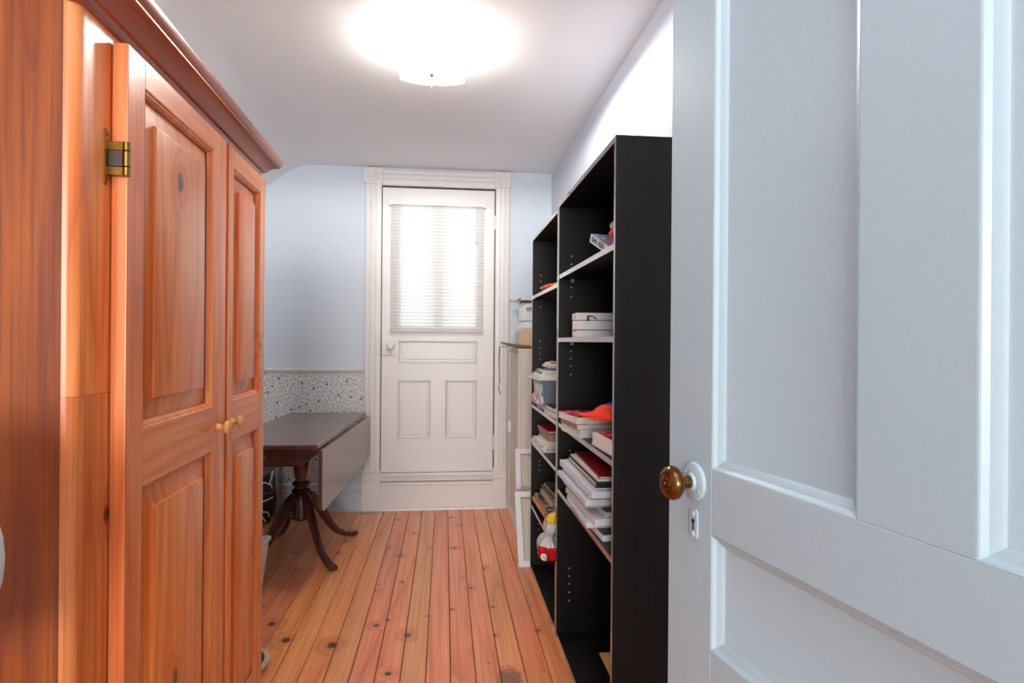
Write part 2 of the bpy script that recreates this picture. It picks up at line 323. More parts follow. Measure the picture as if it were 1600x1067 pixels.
# far wall with the door opening
DX0, DX1, DZ0, DZ1 = -.470, .370, .280, 2.414
wall_far = struct(bxo('wall_far', 'wall_blue', None, XL - .1, DX0 - .01, YW, YW + .14, 0, ZC + .02))
bxo('wall_section', 'wall_blue', wall_far, DX1 + .01, XR + .1, YW, YW + .14, 0, ZC + .02)
bxo('wall_section', 'wall_blue', wall_far, DX0 - .01, DX1 + .01, YW, YW + .14, DZ1 + .012, ZC + .02)
bxo('head_jamb', 'gap', wall_far, DX0 - .01, DX1 + .01, YW + .03, YW + .14, DZ1 + .003, DZ1 + .012)  # coloured dark to paint in the shade of the gap over the door
bxo('wall_section', 'wall_blue', wall_far, DX0 - .01, DX1 + .01, YW, YW + .14, 0, DZ0 - .01)
bxo('wallpaper', 'paper', wall_far, XL, -.6, YW - .0012, YW + .001, .15, 1.04)
struct(bxo('wall_left', 'wall_blue', None, XL - .1, XL, -1.0, YW + .1, 0, 2.3))
struct(bxo('wall_right', 'wall_pale', None, XR, XR + .1, -1.0, YW + .1, 0, ZC + .1))
# ceiling: flat part, soft bend, slope
bm = nb(); sl = math.tan(R(36.5)); pr = []
for q in range(7):
    t = q / 6; xx = SLX + .10 - .20 * t
    pr.append((xx, ZC - .5 * sl * .20 * t * t * 1.0))
zend = pr[-1][1]; pr.append((XL - .1, zend - (pr[-1][0] - XL + .1) * sl))
poly = [(XR + .1, ZC)] + pr + [(XL - .1, ZC + .12), (XR + .1, ZC + .12)]
prism(bm, poly, 'y', -1.0, YW + .1); struct(obj('ceiling', bm, 'ceil', None, 30))
# baseboard left of the far door
bm = nb(); Yb = YW
prism(bm, [(Yb, 0), (Yb - .034, 0), (Yb - .034, .012), (Yb - .024, .024), (Yb - .022, .145), (Yb - .030, .150), (Yb - .030, .160), (Yb - .020, .166), (Yb - .018, .186), (Yb - .026, .192), (Yb - .024, .202), (Yb - .012, .212), (Yb, .214)], 'x', -1.185, -.6)
struct(obj('baseboard_far', bm, 'base_t', None, 30))
bm = nb(); prism(bm, [(XR, 0), (XR - .02, 0), (XR - .02, .15), (XR - .008, .18), (XR, .18)], 'y', .2, 1.69); struct(obj('baseboard_right', bm, 'base_t'))
bm = nb(); prism(bm, [(YW, 1.022), (YW - .010, 1.024), (YW - .012, 1.032), (YW - .026, 1.040), (YW - .028, 1.050), (YW - .020, 1.054), (YW, 1.056)], 'x', XL, -.602)
struct(obj('trim_1', bm, 'trim', None, 30))

# far door casing
cas = sempty('trim_2'); YC = YW - .022
def casing_prof(x0, x1):
    w = x1 - x0; f = [(0, 0), (.0, .008), (.05, .002), (.10, 0), (.30, 0), (.33, .008), (.37, .008), (.40, 0), (.48, -.001), (.52, -.001), (.60, 0), (.63, .008), (.67, .008), (.70, 0), (.90, 0), (.95, .002), (1, .008), (1, 0)]
    f = [q for q in f[1:-1]]
    return [(x0 + w * a, YC + d) for a, d in f] + [(x1, YW), (x0, YW)]
for a, b in ((-.600, DX0 - .004), (DX1 + .004, .488)):
    bm = nb(); prism(bm, casing_prof(a + .003, b - .001), 'z', .30, 2.437); obj('side_casing', bm, 'trim', cas, 25)
    bm = nb(); prism(bm, [(YW, 0), (YC - .012, 0), (YC - .012, .215), (YC - .004, .222), (YC - .004, .228), (YC - .012, .234), (YC - .012, .262), (YC - .003, .270), (YC - .003, .276), (YC - .010, .284), (YC - .010, .296), (YC, .304), (YW, .304)], 'x', a - .004, b + .002); obj('plinth_block', bm, 'trim', cas, 25)
    bm = nb(); box(bm, a - .006, b + .003, YC - .008, YW, 2.437, 2.553, .002); cx = (a + b) / 2
    lathe(bm, [(.046, 0), (.046, .003), (.042, .006), (.038, .002), (.032, .001), (.026, .006), (.021, .007), (.017, .002), (.013, .001), (.009, .008), (.004, .010), (0, .010)], 28, Matrix.Translation((cx, YC - .008, 2.494)) @ Matrix.Rotation(R(90), 4, 'X'))
    obj('corner_block', bm, 'trim', cas, 25)
bm = nb(); z0, z1 = DZ1 + .012, 2.548
hp = [(YW, z0)] + [(YC + d, z0 + (z1 - z0) * a) for a, d in ((0, .006), (.06, 0), (.28, 0), (.31, .008), (.38, .008), (.41, 0), (.5, -.001), (.58, 0), (.61, .008), (.68, .008), (.71, 0), (.93, 0), (.97, .006), (1, .010))] + [(YW, z1)]
prism(bm, hp, 'x', DX0 - .002, DX1 + .002); obj('head_casing', bm, 'trim', cas, 25)
# step under the door: threshold board, mouldings, riser
bm = nb(); prism(bm, [(YW + .06, .21), (YC - .002, .214), (YC - .012, .222), (YC - .012, .236), (YC - .004, .240), (YC - .004, .246), (YC - .016, .250), (YC - .018, .258), (YC - .013, .262), (YC - .018, .266), (YC - .016, .276), (YW + .06, .279)], 'x', DX0 - .004, DX1 + .004); obj('threshold', bm, 'trim', cas, 25)
bm = nb(); prism(bm, [(YW + .01, 0), (YC - .020, 0), (YC - .018, .014), (YC - .004, .026), (YC, .030), (YC, .180), (YC - .007, .186), (YC - .007, .210), (YW + .01, .210)], 'x', DX0 - .004, DX1 + .004); obj('riser_board', bm, 'trim', cas, 25)
bxo('jamb', 'gap', cas, DX0 - .010, DX0 - .0035, YW, YW + .14, .28, DZ1 + .006); bxo('jamb', 'gap', cas, DX1 + .0035, DX1 + .010, YW, YW + .14, .28, DZ1 + .006)  # dark colour stands for shade in the slits beside the slab

# far door slab
d1 = sempty('door_1'); Y0 = YW - .004; Y1 = Y0 + .044
def slab(n_, x0, x1, z0, z1): return bxo(n_, 'trim', d1, x0, x1, Y0, Y1, z0, z1, .0012)
WX0, WX1, WZ0, WZ1 = -.330, .228, 1.375, 2.275
slab('stile', DX0, -.348, DZ0, DZ1); slab('stile', .247, DX1, DZ0, DZ1)
slab('rail', -.348, .247, WZ1 + .018, DZ1); slab('rail', -.348, .247, 1.268, WZ0 - .018); slab('rail', -.348, .247, .970, 1.098); slab('rail', -.348, .247, DZ0, .530)
slab('muntin', -.103, .007, .530, .970)
P3 = lambda u, v, d: (u, Y0 + d, v)
pp = [(0, 0), (.004, -.003), (.009, .001), (.013, .009), (.020, .011), (.027, .011), (.031, .004), (.038, .004)]
for (u0, u1, v0, v1) in ((-.348, .247, 1.098, 1.268), (-.348, -.103, .530, .970), (.007, .247, .530, .970)):
    bm = nb(); rings(bm, u0, u1, v0, v1, pp, P3, back=.04); obj('panel', bm, 'trim', d1)
# glazing: moulded frame, central mullion, two panes
bm = nb()
for (a, b, c, d_) in ((-.348, WX0, 1.357, WZ1 + .018), (WX1, .247, 1.357, WZ1 + .018)): box(bm, a, b, Y0 + .004, Y1, c, d_)
for (c, d_) in ((1.357, WZ0), (WZ1, WZ1 + .018)): box(bm, WX0, WX1, Y0 + .004, Y1, c, d_)
obj('glazing_bead', bm, 'trim', d1)
bxo('mullion', 'trim', d1, -.085, -.018, Y0 + .085, Y0 + .110, WZ0 - .04, WZ1 + .04)
for a, b in ((WX0 - .1, WX0 - .02), (WX1 + .02, WX1 + .1)): bxo('storm_frame', 'trim', d1, a, b, Y0 + .060, Y0 + .110, WZ0 - .04, WZ1 + .04)
for a, b in ((WX0, WX1),): bxo('pane', 'glass', d1, a, b, Y0 + .026, Y0 + .030, WZ0, WZ1)
# rim lock and knob, keep, hinges
lock = bxo('rim_lock', 'trim', d1, DX0 + .002, -.370, Y0 - .018, Y0, 1.157, 1.262, .003)
bxo('lock_keep', 'trim', d1, DX0 - .035, DX0 - .006, YC - .016, YC, 1.157, 1.270, .002)
bm = nb(); lathe(bm, [(.010, 0), (.010, .02), (.012, .026), (.024, .034), (.030, .046), (.027, .058), (.016, .066), (0, .068)], 20, Matrix.Translation((-.402, Y0 - .018, 1.222)) @ Matrix.Rotation(R(90), 4, 'X')); obj('knob', bm, 'trim', lock, 40)
bxo('keyhole', 'gap', lock, -.404, -.400, Y0 - .0188, Y0 - .0178, 1.166, 1.182)
for hz in (2.17, .50):
    bm = nb(); 
    for q in range(3): lathe(bm, [(.006, -.018), (.0075, -.016), (.0075, .016), (.006, .018)], 10, Matrix.Translation((DX1 + .002, Y0 - .006, hz + .036 * (q - 1))))
    obj('hinge', bm, 'trim', d1, 40)
# mini blind on the far door
bl = thing('window_blind', 'white mini blind lowered over the glass of the far door', 'blind', (-.059, Y0 - .028, 1.33))
BW = .349
bxo('head_rail', 'white', bl, -BW, BW, -.012, .014, .950, .975, .002)
for s in (-1, 1):
    bxo('mounting_bracket', 'white', bl, s * BW - .012, s * BW + .012, -.014, .0255, .944, .982, .001)
sm = None; ns = 37
for i in range(ns):
    if sm is None:
        bm = nb(); rows = []
        for j in range(5):
            t = (j - 2) / 2; yy = t * .0125; zz = .0022 * (1 - t * t)
            rows.append([bm.verts.new((x, yy, zz)) for x in (-BW + .002, BW - .002)])
        for a, b in zip(rows, rows[1:]): bm.faces.new((a[0], a[1], b[1], b[0]))
        sm = obj('slat', bm, 'slat', bl, True); o = sm
    else:
        o = sm.copy(); C.objects.link(o)
    o.location = (0, 0, .018 + i * .0252); o.rotation_euler = (R(-74), 0, 0)
bxo('bottom_rail', solid('bottom rail', 196, 190, 190), bl, -BW, BW, -.011, .011, -.002, .008, .002)
bm = nb()
for x in (-.235, .235):
    for y in (-.0105, .0105): tube(bm, [(x, y, .0), (x, y, .95)], .0006, 4)
obj('ladder_cord', bm, 'white', bl)
bm = nb(); tube(bm, [(.290, -.016, .95), (.291, -.018, .69)], .001, 5); lathe(bm, [(.001, .03), (.004, .02), (.006, 0), (0, -.001)], 8, Matrix.Translation((.291, -.018, .665))); obj('pull_cord', bm, solid('cord grey', 190, 190, 188), bl)
bm = nb(); tube(bm, [(-.285, -.016, .965), (-.285, -.018, .55)], .002, 6); obj('tilt_wand', bm, 'white', bl)

# ------------------------------------------------------------------ ceiling lamp
lamp = thing('ceiling_lamp', 'square frosted glass ceiling lamp with a small pull chain', 'lamp', (LAMP[0], LAMP[1], ZC))
bm = nb(); lathe(bm, [(.06, 0), (.06, -.012), (.05, -.022), (.012, -.026), (.0, -.026)], 24); obj('canopy', bm, 'white', lamp, 40)
bm = nb(); lathe(bm, [(.004, -.02), (.004, -.142), (0, -.142)], 10); obj('stem', bm, 'steel', lamp)
bm = nb(); G = 14; g = {}
for lay, dz in ((0, 0), (1, .004)):
    for i in range(G + 1):
        for j in range(G + 1):
            u, v = i / G * 2 - 1, j / G * 2 - 1
            pin = 1 - .06 * (1 - abs(u * v)) * max(abs(u), abs(v))
            z = -.140 + .034 * (.5 * (u * u + v * v)) ** 1.1 + .004 * u * u * v * v
            g[lay, i, j] = bm.verts.new((u * .148 * pin, v * .172 * pin, z + dz))
for i in range(G):
    for j in range(G):
        bm.faces.new([g[0, i, j], g[0, i + 1, j], g[0, i + 1, j + 1], g[0, i, j + 1]]); bm.faces.new([g[1, i, j], g[1, i, j + 1], g[1, i + 1, j + 1], g[1, i + 1, j]])
for i in range(G):
    for a, b in (((i, 0), (i + 1, 0)), ((i, G), (i + 1, G)), ((0, i), (0, i + 1)), ((G, i), (G, i + 1))): bm.faces.new([g[0, *a], g[0, *b], g[1, *b], g[1, *a]])
obj('glass_shade', bm, 'shade', lamp, 40)
bm = nb(); lathe(bm, [(.003, -.138), (.011, -.141), (.012, -.147), (.007, -.153), (.004, -.160), (0, -.162)], 14); obj('finial', bm, 'steel', lamp, 40)
bm = nb(); tube(bm, [(0, 0, -.16), (0, 0, -.205)], .0012, 5); obj('pull_chain', bm, 'steel', lamp)
for dx in (-.07, .07):
    bm = nb(); lathe(bm, [(.012, .0), (.013, -.02), (.012, -.026)], 12, Matrix.Translation((dx, .0, -.024))); sk = obj('lamp_socket', bm, 'white', lamp, 40)

# ------------------------------------------------------------------ near door, standing open at the right
d2 = sempty('door_2', (.376, .985, 0), math.atan2(-.985, .170))     # local +x runs from the latch edge to the hinge edge; face at y = 0, thickness to +y
DW, DT = .885, .038
# face that the camera sees looks along local -y ; check: local -y -> world
def sl2(n_, x0, x1, z0, z1): return bxo(n_, 'door_near', d2, x0, x1, 0, DT, z0, z1, .001)
ZB, ZT = .012, 2.04
sl2('stile', 0, .120, ZB, ZT); sl2('stile', .770, DW, ZB, ZT); sl2('muntin', .382, .510, 1.077, 1.92); sl2('muntin', .382, .510, .22, .70)
for z0, z1 in ((ZB, .22), (.70, .808), (.980, 1.077), (1.92, ZT)): sl2('rail', .120, .770, z0, z1)
Q3 = lambda u, v, d: (u, d, v)
np_ = [(0, 0), (.002, .001), (.006, .006), (.012, .009), (.016, .013), (.019, .014)]
for (u0, u1, v0, v1) in ((.12, .382, 1.077, 1.92), (.51, .77, 1.077, 1.92), (.12, .77, .808, .98), (.12, .382, .22, .70), (.51, .77, .22, .70)):
    bm = nb(); rings(bm, u0, u1, v0, v1, np_, Q3, back=.034); obj('panel', bm, 'door_near', d2, 20)
RX = Matrix.Rotation(R(90), 4, 'X')
bm = nb(); lathe(bm, [(.030, 0), (.030, .0015), (.028, .004), (.024, .0055), (.014, .0065), (.012, .010), (0, .010)], 32, Matrix.Translation((.076, 0, 1.050)) @ RX)
for s in (-1, 1): lathe(bm, [(.0028, .0), (.0028, .0068), (0, .0068)], 8, Matrix.Translation((.076 + s * .018, 0, 1.050 - s * .012)) @ RX)
ros = obj('knob_rosette', bm, 'door_near', d2, 30)
bm = nb(); lathe(bm, [(.0085, .006), (.0085, .011), (.0105, .012), (.0105, .018), (.009, .020), (.010, .026), (.014, .029), (.0215, .031), (.0255, .0355), (.0262, .040), (.0250, .0455), (.0205, .0500), (.0165, .0520), (.0160, .0513), (.0145, .0513), (.013, .0525), (0, .0535)], 36, Matrix.Translation((.076, 0, 1.050)) @ RX)
kn = obj('door_knob', bm, 'bronze', d2, 35); kn['label'] = 'aged brass knob'
bm = nb()
for a in range(6): lathe(bm, [(.0028, .052), (.0022, .0542), (0, .0546)], 8, Matrix.Translation((.076 + .0085 * math.cos(a * PI / 3), 0, 1.050 + .0085 * math.sin(a * PI / 3))) @ RX)
lathe(bm, [(.0035, .053), (.0025, .055), (0, .0554)], 8, Matrix.Translation((.076, 0, 1.050)) @ RX)
obj('knob_ornament', bm, 'bronze', kn, 35)
bm = nb(); esc = [(-.010, -.018), (-.007, -.022), (.007, -.022), (.010, -.018), (.010, .018), (.006, .023), (-.006, .023), (-.010, .018)]
A = Matrix.Translation((.076, 0, .984))
pv = [(u + .076, v + .984) for u, v in esc]; prism(bm, pv, 'y', -.0025, 0)
for zz in (.0155, -.0155): lathe(bm, [(.0045, .002), (.0045, .0035), (.003, .0045), (0, .0045)], 10, Matrix.Translation((.076, 0, .984 + zz)) @ RX)
es = obj('keyhole_plate', bm, 'door_near', d2)
bm = nb(); lathe(bm, [(.0038, .002), (.0038, .0030), (0, .0030)], 12, Matrix.Translation((.076, 0, .9885)) @ RX); box(bm, .0742, .0778, -.0030, -.002, .9745, .9885); obj('keyhole', bm, 'gap', es)

# ------------------------------------------------------------------ pine wardrobe
wr = thing('wardrobe', 'tall orange pine wardrobe with raised panel doors and a dark crown', 'wardrobe', (-.60, 1.2247, 0), R(1.7))
xf, xb, ya, yb, zt = -.030, -.585, -.112, 1.005, 1.862
cps = [(xb, ya), (xb, ya), (xf - .020, ya), (xf, ya + .020)]
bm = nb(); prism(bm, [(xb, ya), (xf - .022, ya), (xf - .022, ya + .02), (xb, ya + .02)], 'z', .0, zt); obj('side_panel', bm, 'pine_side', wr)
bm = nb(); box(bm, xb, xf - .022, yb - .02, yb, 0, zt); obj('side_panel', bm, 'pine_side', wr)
for z0, z1 in ((0, 1.164), (1.1645, zt)):      # near face-frame stile in two lengths, with a rounded outer corner
    bm = nb(); arc = [(xf - .022 + .022 * math.sin(q * PI / 10), ya + .022 - .022 * math.cos(q * PI / 10)) for q in range(6)]
    prism(bm, arc + [(xf, .03), (xf - .022, .03)], 'z', z0, z1); obj('face_stile', bm, 'pine_v', wr, 30)
bxo('face_stile', 'pine_v', wr, xf - .022, xf, .95, yb, 0, zt, .002)
bxo('face_stile', 'pine_v', wr, xf - .022, xf, .560, .615, .16, zt - .06)
bxo('face_rail', 'pine_h', wr, xf - .022, xf, .03, .95, zt - .06, zt); bxo('face_rail', 'pine_h', wr, xf - .022, xf, .03, .95, 0, .16)
bxo('back_panel', 'pine_side', wr, xb, xb + .01, ya + .02, yb - .02, 0, zt)
bxo('bottom_board', 'pine_h', wr, xb + .01, xf - .022, ya + .02, yb - .02, .10, .12)
bm = nb(); rows = []
for o_, z in ((0, 1.840), (.006, 1.842), (.010, 1.850), (.012, 1.856), (.020, 1.858), (.026, 1.863), (.034, 1.873), (.044, 1.881), (.054, 1.885), (.060, 1.886), (.060, 1.890), (.066, 1.895), (.070, 1.903), (.071, 1.912), (.066, 1.914)):
    rows.append([bm.verts.new(p) for p in ((xb, ya - o_, z), (xf + o_, ya - o_, z), (xf + o_, yb + o_, z), (xb, yb + o_, z))])
for a, b in zip(rows, rows[1:]):
    for q in range(4): bm.faces.new((a[q], a[(q + 1) % 4], b[(q + 1) % 4], b[q]))
bm.faces.new(rows[-1]); bm.faces.new(rows[0][::-1]); obj('crown', bm, 'crown_wood', wr, 25)
def wdoor(y0, y1, p0, p1, ky):
    zb, zt_ = .05, 1.825; z_pan = [(1.085, 1.768), (.13, .967)]
    dr = bxo('door', 'pine_door', wr, xf + .002, 0, y0, p0, zb, zt_, .0025, seg=2)
    bxo('door_stile', 'pine_door', dr, xf + .002, 0, p1, y1, zb, zt_, .0025, seg=2)
    for z0, z1 in ((zb, .13), (.967, 1.085), (1.768, zt_)): bxo('door_rail', 'pine_h', dr, xf + .002, -.0003, p0, p1, z0, z1, .0008)
    T3 = lambda u, v, d: (-d, u, v)
    for z0, z1 in z_pan:
        bm = nb(); rings(bm, p0, p1, z0, z1, [(0, .0003), (.003, .004), (.006, .004), (.010, .010), (.012, .014)], T3)
        # drop the filled centre so that only the sticking remains
        bm.faces.ensure_lookup_table(); bm.faces.remove(bm.faces[-1]); obj('sticking', bm, 'pine_v', dr)
        bm = nb(); rings(bm, p0 + .010, p1 - .010, z0 + .010, z1 - .010, [(0, .0165), (.008, .016), (.030, .0125), (.044, .009), (.046, .009), (.0465, .002), (.048, .0015)], T3, back=.024); obj('door_panel', bm, 'pine_panel', dr, 20)
    bm = nb(); lathe(bm, [(.011, 0), (.012, .002), (.008, .008), (.0075, .014), (.011, .020), (.017, .023), (.0185, .028), (.015, .034), (.007, .037), (0, .0375)], 22, Matrix.Translation((0, ky, 1.026)) @ Matrix.Rotation(R(90), 4, 'Y')); obj('door_knob', bm, 'maple', dr, 40)
    return dr
dl = wdoor(0, .574, .072, .470, .508)
wdoor(.602, .989, .643, .927, .628)
bm = nb(); hz = 1.603
pl_ = [(-.024 + .010 * 0, -.048), (-.019, -.053), (-.012, -.048), (-.008, -.036), (-.008, .036), (-.012, .048), (-.019, .053), (-.024, .048)]
prism(bm, [(u, v + hz) for u, v in pl_], 'x', xf, xf + .003)
for zz in (-.043, .043): lathe(bm, [(.0035, 0), (.0035, .0015), (0, .003)], 8, Matrix.Translation((xf + .003, -.018, hz + zz)) @ Matrix.Rotation(R(90), 4, 'Y'))
for z0, z1 in ((-.032, -.015), (.015, .032)): box(bm, xf + .001, -.001, -.010, -.0015, hz + z0, hz + z1, .001)
for z0, z1 in ((-.032, -.0155), (-.0145, .0145), (.0155, .032)): lathe(bm, [(.0058, z0), (.0068, z0 + .001), (.0068, z1 - .001), (.0058, z1)], 14, Matrix.Translation((.001, -.0055, hz)))
hg = obj('hinge', bm, 'brass', dl, 40); hg['label'] = 'aged brass wrap hinge'
bxo('hinge_spring', 'brown_pl', hg, xf + .003, -.004, -.011, -.002, hz - .0145, hz + .0145)

# ------------------------------------------------------------------ bookcases
def bookcase(label, y0, y1, ztop, shelves, seams, name='bookcase'):
    x0, x1 = .4835, .803; t = .016; D = x1 - x0
    b = thing(name, label, 'bookcase', (x0, y0, 0)); Wd = y1 - y0
    def board(n_, a0, a1, b0, b1, c0, c1):
        o = bxo(n_, 'lam', b, a0 + .0012, a1, b0, b1, c0, c1); bxo('edge_band', 'lam_edge', o, a0, a0 + .0012, b0 + .0002, b1 - .0002, c0 + .0002, c1 - .0002); return o
    for s0, s1 in ((0, t), (Wd - t, Wd)):
        zz = [0] + seams + [ztop]
        for q, (a, c) in enumerate(zip(zz, zz[1:])): board('side_panel', 0, D, s0, s1, a + (.0006 if q else 0), c)
    board('top', 0, D, t, Wd - t, ztop - .018, ztop - .0005)
    for z0, z1 in shelves: board('shelf', .002, D - .006, t, Wd - t, z0, z1)
    bxo('back_panel', 'lam', b, D - .006, D, t, Wd - t, 0, ztop - .018)
    return b
b1 = bookcase('black bookcase nearest the open door, taller of the two, holding canvases', 1.702, 2.584, 1.862, [(.004, .022), (.622, .640), (.905, .923), (1.266, 1.284), (1.535, 1.553)], [.914])
b2 = bookcase('black bookcase farther from the camera, with the tied plastic bag', 2.590, 3.372, 1.845, [(.004, .022), (.345, .363), (.698, .716), (.902, .920), (1.504, 1.522)], [.912])
def pins(b, ylocal, zs, xs=.055):
    bm = nb()
    for z in zs: lathe(bm, [(.0035, 0), (.0035, .0018), (0, .0022)], 8, Matrix.Translation((xs, ylocal, z)) @ Matrix.Rotation(R(90), 4, 'X'))
    o = obj('pin_holes', bm, solid('pin metal', 170, 170, 172, rough=.4), b); o['kind'] = 'stuff'
pins(b1, .866, (1.634, 1.600, 1.50, 1.46, 1.228, 1.195, 1.162, 1.126, .80, .76, .58, .294, .261, .228, .192, .156)); pins(b2, .766, (1.637, 1.605, 1.46, 1.27, 1.234, 1.201, 1.169, .60, .578, .549, .25, .22), .046)
for z in (1.266, 1.535): bxo('shelf_support', 'steel', b1, .05, .064, .852, .866, z - .014, z)

# ------------------------------------------------------------------ books, canvases
def hexa(L, Wd, T, m_cover, m_page, name, label, cat, loc, rz, group=None, rx=0, ry=0, spine='-x', stiff=.0022):
    """a lying book: spine along local -x (or -y) side, length L along y, width Wd along x, thickness T; origin at the bottom near-left corner"""
    o = thing(name, label, cat, loc, rz, group); o.rotation_euler = (rx, ry, rz)
    s = stiff; bm = nb(); box(bm, 0, Wd, 0, L, 0, s); box(bm, 0, Wd, 0, L, T - s, T)
    if spine == '-x': box(bm, 0, s, 0, L, s, T - s)
    elif spine == '-y': box(bm, 0, Wd, 0, s, s, T - s)
    obj('cover', bm, m_cover, o)
    e = .003 if s > .0015 else .0006
    bxo('page_block', m_page, o, (s if spine == '-x' else e), Wd - e, (s if spine == '-y' else e), L - e, s, T - s)
    return o
def canvas(L, Wd, T, label, loc, rz, tint='white', front=None):
    o = thing('artist_canvas', label, 'canvas', loc, rz, 'canvases stacked on the lower shelf')
    bm = nb(); box(bm, 0, Wd, 0, L, 0, T, .0015)
    obj('wrapped_canvas', bm, tint, o)
    for x, y in ((0, 0), (Wd, 0)):                  # folded corners
        sx = 1 if x == 0 else -1
        bm = nb(); box(bm, min(x, x + sx * .018) , max(x, x + sx * .018), -.0012, .0005, .002, T - .001)
        obj('corner_fold', bm, tint, o)
    if front: bxo('painted_face', front, o, .003, Wd - .003, .003, L - .003, T, T + .0008)
    return o
solid('canvas_w', 216, 224, 234, rough=.7, bump=.2, bscale=300, var=.03); solid('canvas_g', 190, 202, 212, rough=.7, bump=.2, bscale=300); solid('canvas_c', 226, 218, 204, rough=.7)
zs = .640
def put(T, near, far, L_, Wd, label, kind='c', **k):
    """near and far are the x,y of the left edge's two ends"""
    global zs
    rz = math.atan2(-(far[0] - near[0]), far[1] - near[1])
    if kind == 'c': o = canvas(L_, Wd, T, label, (near[0], near[1], zs), rz, **k)
    else: o = hexa(L_, Wd, T, k['mc'], k.get('mp', 'page'), k.get('nm', 'book'), label, k.get('cat', 'book'), (near[0], near[1], zs), rz, spine=k.get('sp', '-x'), stiff=k.get('st', .0022))
    zs += T + .0008; return o
put(.020, (.496, 1.862), (.49, 2.0), .30, .22, 'white canvas with a dark green painted face, lowest of the canvas stack', front=solid('dark green paint', 42, 62, 48, rough=.4))
put(.019, (.462, 1.936), (.470, 2.29), .36, .28, 'white canvas second from the bottom of the stack, far end poking out', tint='canvas_w')
put(.022, (.478, 1.890), (.473, 2.33), .44, .30, 'thick white canvas third from the bottom of the stack')
put(.018, (.515, 1.896), (.50, 2.1), .28, .24, 'short canvas with a brown painted face, fourth from the bottom', front=solid('brown paint', 110, 76, 58), tint='canvas_g')
put(.015, (.462, 1.955), (.459, 2.31), .36, .29, 'thin bluish white canvas fifth from the bottom of the stack', tint='canvas_g')
put(.020, (.454, 1.920), (.449, 2.38), .46, .30, 'white canvas jutting farthest left, sixth from the bottom', tint='canvas_w')
put(.014, (.466, 1.926), (.469, 2.39), .45, .30, 'thin grey-edged canvas seventh from the bottom of the stack', tint='canvas_g')
put(.024, (.462, 1.872), (.460, 2.40), .52, .31, 'thick white canvas eighth from the bottom, widest of the stack', tint='canvas_w')
put(.012, (.478, 1.880), (.478, 2.36), .46, .28, 'cream drawing pad under the navy binder', 'b', mc='canvas_c', nm='drawing_pad', cat='pad', st=.001, sp='n')
put(.017, (.472, 1.855), (.477, 2.32), .45, .28, 'navy binder near the top of the canvas stack', 'b', mc='navy', nm='binder', cat='binder', sp='-y')
put(.006, (.480, 1.868), (.486, 2.31), .44, .27, 'loose white sheaf of paper between navy binder and red folder', 'b', mc='page', nm='paper_sheaf', cat='paper', st=.0005, sp='n')
put(.006, (.488, 1.875), (.506, 2.33), .44, .24, 'dark red folder on top of the canvas stack', 'b', mc='crimson', nm='folder', cat='folder', st=.001, sp='-x')
# middle shelf of the near bookcase
zs = .923
put(.030, (.482, 2.130), (.455, 2.32), .20, .27, 'thick white book under two others beneath the red cap', 'b', mc='page', sp='-x', st=.001)
put(.018, (.470, 2.125), (.452, 2.33), .21, .28, 'grey-white book, middle of three beneath the red cap', 'b', mc='grey_cover', sp='-x', st=.0012)
put(.026, (.468, 2.120), (.440, 2.34), .21, .28, 'white book with a red printed cover directly beneath the red cap', 'b', mc='pr_red', sp='n', st=.0012)
cap_z = zs
# red baseball cap lying on the books
cap = thing('baseball_cap', 'bright red peaked cap lying on the white books', 'cap', (.59, 2.08, cap_z), R(205))
bm = nb(); n_ = 20; rows = []
for r_, z in ((.082, .0), (.084, .010), (.082, .022), (.070, .036), (.05, .046), (.02, .050), (0, .0505)):
    rows.append([bm.verts.new((r_ * math.cos(2 * PI * i / n_) * .95, r_ * math.sin(2 * PI * i / n_) * .82, z)) for i in range(n_)] if r_ else [bm.verts.new((0, 0, z))])
for a, b in zip(rows, rows[1:]):
    for i in range(n_):
        j = (i + 1) % n_
        bm.faces.new((a[i], a[j], b[j], b[i]) if len(b) > 1 else (a[i], a[j], b[0]))
obj('crown', bm, 'cap_red', cap, True)
bm = nb(); lathe(bm, [(.03, .040), (.028, .050), (.012, .056), (0, .057)], 16); obj('crown_badge', bm, solid('cap_blue', 40, 84, 170, rough=.8), cap, True)
bm = nb(); gv = {}
for lay in (0, 1):
    for i in range(9):
        for j in range(9):
            s = i / 8; v = j / 8 * 2 - 1
            x = .060 + s * (.085 - .05 * v * v) ; y = v * (.078 - .022 * s * s)
            z = .016 - .022 * v * v + .010 * (1 - s) + lay * .003
            gv[lay, i, j] = bm.verts.new((x, y, max(z, .0) + .002))
for i in range(8):
    for j in range(8):
        bm.faces.new([gv[0, i, j], gv[0, i + 1, j], gv[0, i + 1, j + 1], gv[0, i, j + 1]]); bm.faces.new([gv[1, i, j], gv[1, i, j + 1], gv[1, i + 1, j + 1], gv[1, i + 1, j]])
for i in range(8):
    for a, b in (((i, 0), (i + 1, 0)), ((i, 8), (i + 1, 8)), ((0, i), (0, i + 1)), ((8, i), (8, i + 1))): bm.faces.new([gv[0, *a], gv[0, *b], gv[1, *b], gv[1, *a]])
obj('peak', bm, 'cap_red', cap, 40)
# white box at the near end of the middle shelf, on a clear sleeve
zs = .923
put(.006, (.500, 1.76), (.492, 1.98), .24, .22, 'clear plastic sleeve under the shallow white box', 'b', mc=solid('clear_sleeve', 176, 184, 188, rough=.2), nm='plastic_sleeve', cat='sleeve', st=.001, sp='n')
sb = thing('shallow_box', 'shallow white box with a red printed lid at the near end of the middle shelf', 'box', (.494, 1.745, zs), R(2))
bxo('box_body', 'white', sb, 0, .25, 0, .22, 0, .040, .001); bxo('printed_lid', M['pr_red'], sb, .012, .248, .012, .218, .040, .0415)
